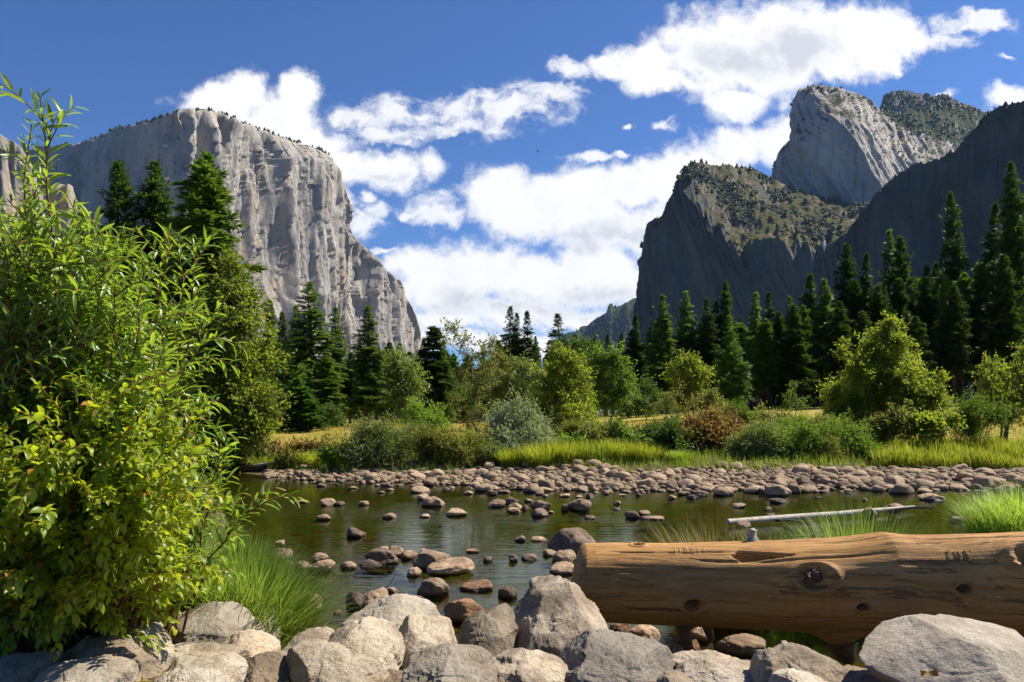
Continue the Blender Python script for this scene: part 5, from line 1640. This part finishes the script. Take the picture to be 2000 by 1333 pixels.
leafy('alder_tree', 1738, 43, [(1735,636,18),(1728,660,24),(1755,672,26),(1700,690,30),(1735,705,36),(1775,700,32),(1668,730,32),(1710,745,42),(1757,745,42),(1797,735,30),(1650,770,34),(1690,785,42),(1740,785,44),(1785,780,42),(1815,775,28),(1637,803,24),(1828,800,24),(1680,820,34),(1790,820,36),(1640,690,12),(1652,668,9),(1838,735,11),(1735,825,36)],
      .155, 'leaf_yellow', 'big bright yellow-green tree standing on the meadow at the right', density=1.7, group=T, stems=5, trunk_r=.12)
leafy('alder_tree', 1962, 40, [(1990,690,24),(1935,718,20),(1960,735,34),(2000,735,38),(1922,752,24),(1950,780,34),(1990,785,38),(1915,790,18),(2040,740,50),(2040,800,40),(1965,815,26)], .145, 'leaf_yellow', 'yellow-green small tree at the right edge above the sedge bank', density=1.05, group=T, stems=4, trunk_r=.10)
leafy('poplar_sapling', 838, 54, [(815,805,18),(830,822,20),(850,808,18),(862,825,16),(805,825,14),(845,838,16)], .2, 'leaf_lime', 'bright lime green saplings under the round-topped pine', 'bush', density=1.0, group=T, stems=5)
leafy('cottonwood_tree', 786, 68, [(775,712,26),(795,730,30),(765,745,28),(808,755,26),(780,775,34),(800,800,28)], .24, 'leaf_silver', 'silvery green cottonwood between the slim fir and the round-topped pine', density=.95, group=T)
leafy('alder_tree', 1554, 50, [(1549,755,11),(1552,775,15),(1568,790,12),(1545,795,15)], .15, 'leaf_green', 'small thin sapling left of the big bright tree', density=.8, group=T)
leafy('oak_tree', 652, 58, [(650,808,20),(640,828,22),(665,830,16)], .19, 'leaf_deep', 'low round dark green tree right of the young pines', density=1.1, group=T)
leafy('oak_tree', 1390, 62, [(1392,775,20),(1380,795,22),(1405,800,16)], .2, 'leaf_olive', 'small round olive tree under the dark firs at the meadow edge', density=1.1, group=T)
leafy('oak_tree', 1262, 66, [(1262,760,24),(1245,785,22),(1275,790,22)], .22, 'leaf_deep', 'shadowy oak right of the rounded green oak', density=1.0, group=T)
leafy('cottonwood_tree', 715, 57, [(705,850,12),(720,842,12),(735,850,12)], .16, 'leaf_silver', 'low silvery shrub at the foot of the slim full-length fir', 'bush', density=1.0, group=T, stems=3)

B = 'bushes along the far bank'
leafy('willow_bush', 1032, 35.6, [(1000,800,26),(1030,812,26),(1055,835,24),(978,828,28),(1012,838,34),(1045,860,26),(965,858,24),(995,868,32),(1070,868,16),(1025,880,26)], .19, 'leaf_white', 'white-leaved willow standing on the gravel bar edge', 'bush', density=1.15, group=B, slim=True, stems=4, trunk_r=.12)
BUSH = [
 ('willow_bush', 742, 37, [(700,868,26),(725,855,24),(750,858,26),(778,868,24),(738,885,30),(765,893,22),(705,895,22)], .14, 'leaf_silver', 'wide grey-green willow scrub at the left of the gravel bar', True),
 ('willow_bush', 842, 37, [(825,868,22),(850,862,22),(835,888,26),(865,885,22),(880,870,18)], .14, 'leaf_olive', 'olive willow scrub between the grey-green scrub and the leaning tree', True),
 ('willow_bush', 915, 37, [(900,880,24),(925,868,22),(940,890,22),(915,898,18)], .14, 'leaf_olive', 'olive bush under the slender leaning tree', True),
 ('willow_bush', 970, 36.6, [(970,884,16),(958,897,14),(982,899,14)], .11, 'leaf_silver', 'small round grey bush left of the white-leaved willow trunk', True),
 ('russet_bush', 505, 40, [(480,880,18),(505,872,18),(530,880,16),(550,888,16)], .12, 'leaf_russet', 'low russet bush at the left end of the meadow', False),
 ('russet_bush', 605, 41, [(575,880,16),(600,876,16),(630,878,18),(655,884,14)], .12, 'leaf_russet', 'low russet bush under the young pines', False),
 ('green_bush', 470, 38, [(440,868,26),(465,860,24),(490,868,20),(455,888,26)], .13, 'leaf_olive', 'olive bush behind the edge of the big left shrub', False),
 ('green_bush', 1195, 38.5, [(1172,858,22),(1200,848,22),(1225,860,20),(1185,878,26),(1215,880,22)], .13, 'leaf_green', 'green bush right of the tall alder foot', False),
 ('green_bush', 1265, 39, [(1245,862,22),(1275,855,20),(1262,880,24),(1290,878,20)], .13, 'leaf_deep', 'dark green bush under the open-crowned little tree', False),
 ('russet_bush', 1385, 39, [(1335,858,24),(1365,840,24),(1398,832,24),(1430,842,22),(1350,880,26),(1390,868,30),(1425,870,26),(1320,880,18)], .13, 'leaf_russet', 'big russet brown bush at the middle right of the far bank', False),
 ('willow_bush', 1470, 37.5, [(1440,880,22),(1465,862,24),(1495,855,24),(1480,885,26),(1515,878,24)], .13, 'leaf_silver', 'pale green willow scrub right of the big russet bush', True),
 ('willow_bush', 1570, 37.6, [(1540,862,24),(1570,850,22),(1555,885,24),(1595,870,24),(1585,890,20)], .13, 'leaf_green', 'green willow scrub in the middle of the right bank', True),
 ('willow_bush', 1648, 38, [(1625,855,24),(1650,842,22),(1640,878,26),(1675,865,26),(1690,882,18)], .13, 'leaf_green', 'upright green willow scrub in front of the big bright tree', True),
 ('green_bush', 1735, 39, [(1715,838,20),(1745,830,20),(1775,838,20),(1735,852,20)], .13, 'leaf_olive', 'olive bush below the big bright tree', False),
 ('willow_bush', 1905, 40, [(1880,815,22),(1905,808,24),(1930,820,22),(1890,835,22),(1915,838,22)], .13, 'leaf_green', 'green willow bush between the big bright tree and the right-edge tree', True),
 ('russet_bush', 1500, 42, [(1470,838,18),(1500,830,18),(1530,835,18)], .12, 'leaf_olive', 'olive brown bush behind the pale green scrub', False),
 ('green_bush', 1120, 37.5, [(1100,880,18),(1125,874,18),(1148,884,16)], .12, 'leaf_lime', 'lime green bush at the foot of the tall alder', False),
 ('green_bush', 655, 37.5, [(640,888,18),(665,880,18),(672,898,14)], .12, 'leaf_green', 'green bush left of the wide grey-green scrub', False),
 ('green_bush', 1285, 36.2, [(1283,912,8),(1290,918,7)], .09, 'leaf_green', 'tiny green plant growing between the cobbles of the gravel bar', False),
 ('green_bush', 1150, 37.5, [(1140,870,20),(1160,858,18),(1150,888,18)], .13, 'leaf_olive', 'olive bush between the tall alder and the green bush', False),
 ('russet_bush', 1335, 37.5, [(1310,850,20),(1335,862,20),(1320,885,18),(1300,870,18)], .13, 'leaf_deep', 'shadowy dark bush at the left of the big russet bush', False),
 ('willow_bush', 1610, 37.2, [(1600,885,18),(1615,870,20),(1630,893,16)], .13, 'leaf_olive', 'olive willow shoots right in the middle of the right bank', True),
 ('willow_bush', 1525, 37.2, [(1520,890,18),(1535,875,18),(1510,865,18)], .13, 'leaf_lime', 'lime green willow shoots between the pale scrub and the green scrub', True),
 ('green_bush', 565, 38, [(540,898,12),(565,893,14),(590,897,12)], .12, 'leaf_olive', 'low olive bush above the left waterline', False),
 ('green_bush', 1800, 39, [(1790,838,18),(1815,832,20),(1838,842,18),(1850,825,14)], .13, 'leaf_yellow', 'yellow-green bush at the right foot of the big bright tree', False),
 ('green_bush', 430, 36, [(420,880,22),(435,900,20),(410,900,20)], .13, 'leaf_green', 'green bush by the upturned dead branch', False),
]
BP = []
for (nm, bx, D, lobes, leaf, mat, lab, slim) in BUSH:
    lobes = [(px, 915 - (915 - py) * 1.06, rr * 1.08) for px, py, rr in lobes]
    D -= 1.2
    BP.append(None)
    BP[-1] = leafy(nm, bx, D - 1.7, lobes, leaf * 1.3, mat, lab, 'bush', 'stem_pale', 1.75, B, slim, stems=max(3, len(lobes) // 2), trunk_r=.05, upright=slim)

r_ = np.random.default_rng(3)
for n_ in range(34):
    px = 1130 + (n_ % 22) * 27 + r_.uniform(-9, 9) if n_ < 22 else 450 + (n_ - 22) * 38 + r_.uniform(-10, 10)
    D = r_.uniform(36.6, 39.5)
    if 555 < px < 705 or 1175 < px < 1275:
        D = r_.uniform(36.0, 36.6)
    src = BP[int(r_.choice([1, 1, 6, 7, 8, 10, 11, 12, 13, 14]))]
    if 540 < px < 715 or 1170 < px < 1285:
        continue
    o = copy_tree(src)
    o.location = on_ground(px, D)
    o['label'] = 'scrub filling the far bank behind the front bushes, right of the tall alder' if n_ < 22 else 'scrub filling the far bank behind the front bushes, left of the tall alder'
    o['group'] = 'background scrub on the far bank'
    k_ = r_.uniform(.5, .9) if not (555 < px < 705 or 1175 < px < 1275) else .4
    o.scale = (k_ * r_.choice([-1, 1]), k_, k_ * .95)
# ------------------------------------------------------------------ grass
def blade_mesh(g, base, az, L, bend, width, r):
    """arched grass blades (arrays); each is one tapering folded strip"""
    n = len(base)
    ts = np.array((0, .3, .62, .85, 1.0))
    hd = np.stack([np.cos(az), np.sin(az), 0 * az], -1)
    sd = np.stack([-np.sin(az), np.cos(az), 0 * az], -1)
    rows = []
    for t in ts:
        a = bend * t * 1.0
        out = np.sin(a) * t * L * .8
        hgt = np.cos(a * .85) * t * L
        rows.append(base + hd * out[:, None] + np.array((0, 0, 1)) * hgt[:, None])
    v = []
    for k, t in enumerate(ts[:-1]):
        w = width * (1 - t * .75)
        v += [rows[k] - sd * w[:, None], rows[k] + sd * w[:, None]]
    v.append(rows[-1])
    V = np.stack(v, 1)
    off = np.arange(n)[:, None, None] * 9
    q = np.array(((0, 1, 3, 2), (2, 3, 5, 4), (4, 5, 7, 6)))[None] + off
    tq = np.array(((6, 7, 8),))[None] + off
    g.add(V.reshape(-1, 3), q.reshape(-1, 4), tq.reshape(-1, 3))

def tussock(name, center, rad, n, h, mat, label, lean=(0, 0), width=.0045, wild=.7, cat='grass clump', group=None, dry=0):
    r = np.random.default_rng(int(abs(center[0]) * 100 + center[1] * 10))
    root = thing(name, label, cat, center, group)
    a = r.uniform(0, 6.28, n)
    d = rad * np.sqrt(r.uniform(0, 1, n))
    b = np.stack([d * np.cos(a) * 1.0, d * np.sin(a) * .8, 0 * d], -1)
    b[:, 2] = ground_z(b[:, 0] + center[0], b[:, 1] + center[1]) - center[2] - .02
    az = a + r.normal(size=n) * .6
    vx, vy = np.cos(az) * (.35 + d / rad) + lean[0], np.sin(az) * (.35 + d / rad) + lean[1]
    az = np.arctan2(vy, vx)
    L = h * r.uniform(.55, 1.1, n)
    bend = np.clip(.18 + .5 * d / rad + r.normal(size=n) * .3 * wild, .02, 1.7) * (1 + .5 * np.hypot(*lean))
    g = Geo()
    blade_mesh(g, b, az, L, bend, np.full(n, width) * r.uniform(.7, 1.3, n), r)
    g.build('blades', M[mat], root)
    if dry:
        k = r.integers(0, n, dry)
        g = Geo()
        blade_mesh(g, b[k], az[k] + r.normal(size=dry), L[k] * .8, bend[k] + .5, np.full(dry, width), r)
        o = g.build('dead_blades', M['grass_dry'], root)
    return root

SG = 'sedge clumps by the water'
c = on_ground(458, 7.0)
tussock('sedge_clump', (c[0], c[1], c[2]), .46, 5200, 1.18, 'grass_near', 'big bright green sedge tussock at the water edge right of the left shrub', (.10, 0), .0075, group=SG, dry=260)
c = on_ground(415, 7.9)
tussock('sedge_clump', c, .45, 3000, 1.1, 'grass_near', 'sedge tussock behind the big one, against the left shrub', (.2, 0), .0045, group=SG, dry=120)
c = on_ground(505, 6.7)
tussock('sedge_clump', c, .28, 1300, .62, 'grass_near', 'low sedge fringe in front of the big tussock beside the pale boulder', (.5, -.1), .004, group=SG, dry=40)
tussock('sedge_clump', on_ground(1995, 11.6), .62, 3600, 1.0, 'grass_near', 'tall arching sedge clump behind the right end of the log', (-.25, 0), .006, group=SG, dry=150)
tussock('sedge_clump', on_ground(1668, 10.6), .42, 1700, 1.62, 'grass_near', 'sedge clump peeping over the log left of its raised shoulder', (-.1, 0), .005, group=SG, dry=60)
tussock('sedge_clump', on_ground(1515, 10.3), .4, 800, 1.5, 'grass_near', 'thin sedge tips showing over the log beside the bleached stub', (.3, 0), .0045, group=SG, dry=50)
tussock('sedge_clump', on_ground(1400, 10.4), .45, 1800, 1.6, 'grass_dry', 'straw-coloured dry grass clump behind the log left of the bleached stub', (-.3, 0), .0045, group=SG)
tussock('sedge_clump', on_ground(1820, 10.6), .5, 420, 1.05, 'grass_near', 'sparse arching sedge blades over the log right of its shoulder', (.2, 0), .004, group=SG)

FG = 'grass tussocks on the far bank'
FT = [(1058, 36.2, .8, 1.05, 'dome of yellow-green grass right of the white willow trunk'), (1000, 36.4, .55, .8, 'small green grass tuft left of the white willow trunk'), (1110, 36.4, .9, 1.0, 'bright grass tussock below the tall alder'),
      (1160, 36.5, .9, .95, 'grass tussock right below the tall alder foot'), (1210, 36.6, .8, .85, 'dark-bottomed grass tussock below the green bush'), (1255, 36.6, .8, .8, 'grass tussock left of the big russet bush'),
      (500, 37.5, .9, .75, 'short grass tussock at the left waterline'), (560, 37.5, .9, .75, 'short grass tussock below the russet bush on the left'), (615, 37, .8, .8, 'grass tussock left of the grey-green scrub'), (690, 36, .7, .8, 'grass tussock at the foot of the grey-green scrub'),
      (880, 36.2, .8, .9, 'grass tussock under the olive scrub'), (1330, 36.2, .6, .6, 'low grass tussock before the russet bush')]
for (px, D, rad, h, lab) in FT:
    tussock('grass_tussock', on_ground(px, D - (3.0 if px > 900 else 1.7)), rad, 1300, h * random.uniform(.8, 1.15), random.choice(('grass_lime', 'grass', 'grass_lime')), lab, (0, -.1), .012, group=FG)

def grass_field(name, label, pts, h0, h1, mat, width, lean=.4):
    r = np.random.default_rng(77)
    n = len(pts)
    g = Geo()
    az = r.uniform(0, 6.28, n)
    b = np.stack([pts[:, 0], pts[:, 1], ground_z(pts[:, 0], pts[:, 1]) - .03], -1)
    patch = .75 + .45 * fbm(pts[:, 0] * .5, pts[:, 1] * .5, 2.2, 2)
    blade_mesh(g, b, az, r.uniform(h0, h1, n) * patch, np.abs(r.normal(size=n)) * lean + .1, width * r.uniform(.7, 1.3, n), r)
    o = g.build(name, M[mat])
    return tag(o, label, 'grass', kind='stuff')

def band(n, p0, p1, D0, D1):
    px = RNG.uniform(p0, p1, n)
    D = RNG.uniform(D0, D1, n)
    return np.stack([(px - CX) / F * D, D], -1)
grass_field('sedge_bank', 'thick bright yellow-green sedge bank along the right far shore', band(17000, 1705, 2080, 33.2, 37.4), .75, 1.25, 'grass_lime', .014, .55)
pts = band(26000, 430, 1720, 31.6, 40.0)
pts = pts[(pts[:, 1] - np.interp(pts[:, 0], WL_X, WL_Y)) > np.where(pts[:, 0] < -6, 1.4, 4.1)]
grass_field('grass', 'rough green grass along the far bank', pts, .22, .6, 'grass', .013)
n = 26000
pts = np.stack([RNG.uniform(-17, -2.0, n), RNG.uniform(5.6, 36, n)], -1)
gz_ = ground_z(pts[:, 0], pts[:, 1])
pts = pts[(gz_ > .12) & ((pts[:, 1] > 7.0) | (pts[:, 0] < -3.6)) & (fbm(pts[:, 0] * .7, pts[:, 1] * .7, 1.0, 2) > -.35)]
grass_field('bank_grass', 'rough grass on the left bank behind the big shrub', pts, .3, .75, 'grass', .008)
n = 5000
pts = np.stack([RNG.uniform(5.2, 11, n), RNG.uniform(10.2, 13.2, n)], -1)
pts = pts[ground_z(pts[:, 0], pts[:, 1]) > .1]
grass_field('sedge_patch', 'sedge growing on the low islet behind the log', pts, .25, .55, 'grass_near', .006)
pts = band(30000, 400, 2100, 40.0, 66.0)
grass_field('meadow_grass', 'golden and green grass on the meadow', pts, .15, .4, 'meadow_grass', .018, .5)

# ------------------------------------------------------------------ the two big shrubs at the left
def leaf_long():
    xs = (0, .25, .55, .8, 1.0)
    ws = (.0, .085, .095, .055, 0)
    zs = (0, .03, .0, -.06, -.14)
    v = [(x, 0, z - .02) for x, z in zip(xs, zs)]
    for sgn in (1, -1):
        v += [(xs[k], sgn * ws[k], zs[k] + .015) for k in (1, 2, 3)]
    f4, f3 = [], []
    for o, s in ((5, 1), (8, -1)):
        q = [(1, 2, o + 1, o), (2, 3, o + 2, o + 1)]
        t_ = [(0, 1, o), (3, 4, o + 2)]
        f4 += [x if s == 1 else x[::-1] for x in q]
        f3 += [x if s == 1 else x[::-1] for x in t_]
    return np.array(v), [np.array(f4), np.array(f3)]
def leaf_oval():
    xs = (0, .2, .5, .78, 1.0)
    ws = (.0, .21, .27, .17, 0)
    zs = (0, .04, .03, -.06, -.2)
    v = [(x, 0, z - .05) for x, z in zip(xs, zs)]
    for sgn in (1, -1):
        v += [(xs[k], sgn * ws[k], zs[k] + .04) for k in (1, 2, 3)]
    f4, f3 = [], []
    for o, s in ((5, 1), (8, -1)):
        q = [(1, 2, o + 1, o), (2, 3, o + 2, o + 1)]
        t_ = [(0, 1, o), (3, 4, o + 2)]
        f4 += [x if s == 1 else x[::-1] for x in q]
        f3 += [x if s == 1 else x[::-1] for x in t_]
    return np.array(v), [np.array(f4), np.array(f3)]
LONG, OVAL = leaf_long(), leaf_oval()

def near_shrub(name, label, base_rng, tips, leaf, tpl, mat, start, per_m, side_twigs, seed, tw_len, flop):
    r = np.random.default_rng(seed)
    bx0, bx1, by0, by1 = base_rng
    c = np.array(((bx0 + bx1) / 2, (by0 + by1) / 2, 0))
    c[2] = float(ground_z(c[0], c[1]))
    root = thing(name, label, 'shrub', c)
    st, lf = Geo(), Geo()
    pos, fwd, up, sc = [], [], [], []
    def leaves_on(pts, dens, s0):
        seg = np.linalg.norm(np.diff(pts, axis=0), axis=1).sum()
        n = max(3, int(seg * (1 - s0) * dens))
        t_ = s0 + (1 - s0) * (np.arange(n) + r.uniform(0, .8, n)) / n
        u = np.linspace(0, 1, len(pts))
        pp = np.stack([np.interp(t_, u, pts[:, k]) for k in range(3)], -1)
        tg = np.stack([np.interp(t_, u, np.gradient(pts[:, k])) for k in range(3)], -1)
        tg = unit(tg)
        a = np.arange(n) * 2.4 + r.uniform(0, 6)
        e1 = unit(np.cross(tg, np.array((.2, .9, .1))))
        e2 = np.cross(tg, e1)
        rad_ = np.cos(a)[:, None] * e1 + np.sin(a)[:, None] * e2
        ff = tg * .75 + rad_ * r.uniform(.5, 1.1, n)[:, None] + np.array((0, 0, -flop))
        pos.append(pp); fwd.append(ff)
        up.append(np.array((.1, -.1, 1.0)) + r.normal(size=(n, 3)) * .35)
        sc.append(leaf * r.uniform(.6, 1.15, n) * np.interp(t_, (0, .8, 1), (1, 1, .6)))
    for (px, py, D) in tips:
        tip = P(px, py, D)
        bx = np.clip(tip[0] * .5 + c[0] * .5 + r.normal() * .35, bx0, bx1)
        by = np.clip(D * .5 + c[1] * .5 + r.normal() * .3, by0, by1)
        b = np.array((bx, by, float(ground_z(bx, by)) - .05))
        k = np.array((b[0] * .55 + tip[0] * .45, b[1] * .55 + tip[1] * .45, b[2] * .15 + tip[2] * .85)) + r.normal(size=3) * .12
        if tip[2] < 1.6:
            k[2] = max(tip[2], b[2]) + .35
        pts = bez(b, k, tip, 12)
        pts[2:-1] += r.normal(size=(9, 3)) * .018
        st.tube((pts - c), np.linspace(.013, .003, 12), 5, False)
        leaves_on(pts, per_m, start)
        for q in range(side_twigs):
            j = r.integers(4, 11)
            d = unit(unit(pts[min(j + 1, 11)] - pts[j - 1]) * .9 + r.normal(size=3) * .75 + np.array((.15, 0, .1)))
            ln = tw_len * r.uniform(.5, 1.1)
            tw = bez(pts[j], pts[j] + d * ln * .5 + np.array((0, 0, .04)), pts[j] + d * ln + np.array((0, 0, -.05)), 6)
            st.tube(tw - c, np.linspace(.005, .002, 6), 4, False)
            leaves_on(tw, per_m * 1.1, .1)
    pos, fwd, up, sc = map(np.concatenate, (pos, fwd, up, sc))
    lf.stamp(tpl[0], tpl[1], pos - c, fwd, up, sc)
    st.build('stems', M['stem_red'], root)
    lf.build('leaves', M[mat], root)
    print(name, len(pos))
    return root

def inside(x, y, poly):
    c = False
    j = len(poly) - 1
    for i in range(len(poly)):
        if (poly[i][1] > y) != (poly[j][1] > y) and x < (poly[j][0] - poly[i][0]) * (y - poly[i][1]) / (poly[j][1] - poly[i][1]) + poly[i][0]:
            c = not c
        j = i
    return c
def tips_in(poly, n, D0, D1):
    xs, ys = [p[0] for p in poly], [p[1] for p in poly]
    out = []
    while len(out) < n:
        x, y = random.uniform(min(xs), max(xs)), random.uniform(min(ys), max(ys))
        if inside(x, y, poly):
            out.append((x, y, random.uniform(D0, D1)))
    return out
W_TOP = [(-120, 420), (0, 395), (60, 430), (120, 470), (190, 480), (240, 475), (300, 520), (325, 510), (345, 550), (345, 640), (350, 740), (350, 830), (300, 800), (150, 760), (-120, 760)]
tips = tips_in(W_TOP, 120, 4.4, 6.0)
tips += [(78, 190, 4.6), (62, 245, 4.7), (15, 390, 4.6), (46, 390, 4.8), (100, 400, 4.7), (150, 432, 5.0), (196, 455, 4.8), (246, 448, 5.0), (262, 470, 4.8), (332, 482, 5.2), (372, 470, 5.2), (352, 452, 5.0), (392, 560, 5.2), (400, 620, 5.4),
         (518, 962, 5.6), (470, 985, 5.7), (410, 820, 5.6), (400, 1000, 5.8), (415, 1040, 5.8), (395, 1080, 5.7), (400, 1110, 5.8), (380, 930, 5.8), (400, 770, 5.6), (420, 900, 5.6), (430, 930, 5.8), (405, 860, 5.6), (120, 452, 4.6), (300, 505, 4.7), (222, 470, 4.6)]
near_shrub('willow_shrub', 'tall feathery willow shrub with long narrow leaves filling the left edge', (-3.9, -2.5, 5.3, 6.5), tips, .135, LONG, 'willow', .36, 32, 6, 5, .40, .12)
D_LOW = [(-120, 720), (60, 700), (200, 740), (300, 760), (355, 800), (365, 880), (375, 960), (365, 1020), (355, 1060), (370, 1105), (300, 1120), (210, 1130), (120, 1125), (0, 1125), (-120, 1125)]
tips = tips_in(D_LOW, 165, 4.0, 5.6)
tips += [(130, 1140, 4.3), (160, 1150, 4.3), (195, 1145, 4.3), (400, 1120, 5.2), (330, 1150, 5.0), (360, 1150, 5.0), (20, 980, 3.9), (60, 1020, 3.9), (110, 880, 4.0)]
near_shrub('dogwood_shrub', 'bushy shrub with broad yellow-green leaves below the feathery willow', (-3.8, -2.5, 5.2, 6.2), tips,   .074, OVAL, 'dogwood', .34, 46, 7, 6, .30, .22)

# leaf litter and little stones on the bank
n = 900
x = RNG.uniform(-4.2, -.9, n); y = RNG.uniform(3.6, 6.4, n)
z = ground_z(x, y) + .012
g = Geo()
a = RNG.uniform(0, 6.28, n)
g.stamp(OVAL[0], OVAL[1], np.stack([x, y, z], -1), np.stack([np.cos(a), np.sin(a), RNG.normal(size=n) * .25], -1), np.array((0, 0, 1.0)) + RNG.normal(size=(n, 3)) * .4, RNG.uniform(.05, .11, n))
o = g.build('fallen_leaves', M['grass_dry'])
tag(o, 'dry fallen leaves scattered on the dark bank soil at the left', 'leaf litter', kind='stuff')

# ------------------------------------------------------------------ helicopter
hb = P(1051, 296, 1900)
he = thing('helicopter', 'tiny dark helicopter in the blue gap between the clouds', 'helicopter', hb)
mh, t, out = new_mat('helicopter_paint')
principled(t, out, (.05, .06, .09), .4)
v, f = ico(3)
v = v * (2.3, 1.1, 1.25)
v[:, 2] += .15 * v[:, 0] * (v[:, 0] < 0)
mesh_np('fuselage', v, [f], mh, he)
g = Geo(); g.tube([(-1.6, 0, .4), (-4, 0, .55), (-6.4, 0, .75)], [.45, .25, .14], 8); g.build('tail_boom', mh, he)
g = Geo(); g.tube([(-6.3, 0, .3), (-6.5, 0, 1.7)], [.18, .1], 6); g.build('tail_fin', mh, he)
g = Geo(); g.tube([(0, 0, 1.1), (0, 0, 1.9)], [.2, .15], 8); g.build('rotor_mast', mh, he)
for k in range(4):
    g = Geo(); a = k * math.pi / 2 + .5
    g.tube([(0, 0, 1.85), (2.5 * math.cos(a), 2.5 * math.sin(a), 1.9), (5.2 * math.cos(a), 5.2 * math.sin(a), 1.8)], [.12, .12, .1], 5)
    g.build('rotor_blade', mh, he)
for s in (-1, 1):
    g = Geo(); g.tube([(-1.6, s * .95, -1.7), (1.5, s * .95, -1.7), (2.0, s * .95, -1.45)], [.08] * 3, 6); g.build('skid', mh, he)

# ------------------------------------------------------------------ haze
hz = bpy.data.meshes.new('haze')
x0, x1, y0, y1, z0, z1 = -8000, 8000, -200, 11000, -6, 2400
vs = [(x, y, z) for z in (z0, z1) for y in (y0, y1) for x in (x0, x1)]
hz.from_pydata(vs, [], [(0, 2, 3, 1), (4, 5, 7, 6), (0, 1, 5, 4), (2, 6, 7, 3), (0, 4, 6, 2), (1, 3, 7, 5)])
ho = bpy.data.objects.new('haze', hz)
COL.objects.link(ho)
tag(ho, 'thin blue haze filling the valley', 'haze', kind='stuff')
m = bpy.data.materials.new('haze')
m.use_nodes = True
t = NT(m.node_tree)
t.n.clear()
out = t.add('ShaderNodeOutputMaterial')
pv = t.add('ShaderNodeVolumePrincipled')
pv.inputs['Color'].default_value = (0.38, 0.60, 1.0, 1)
pv.inputs['Density'].default_value = 1.7e-5
pv.inputs['Anisotropy'].default_value = 0.2
t.l.new(pv.outputs[0], out.inputs['Volume'])
hz.materials.append(m)
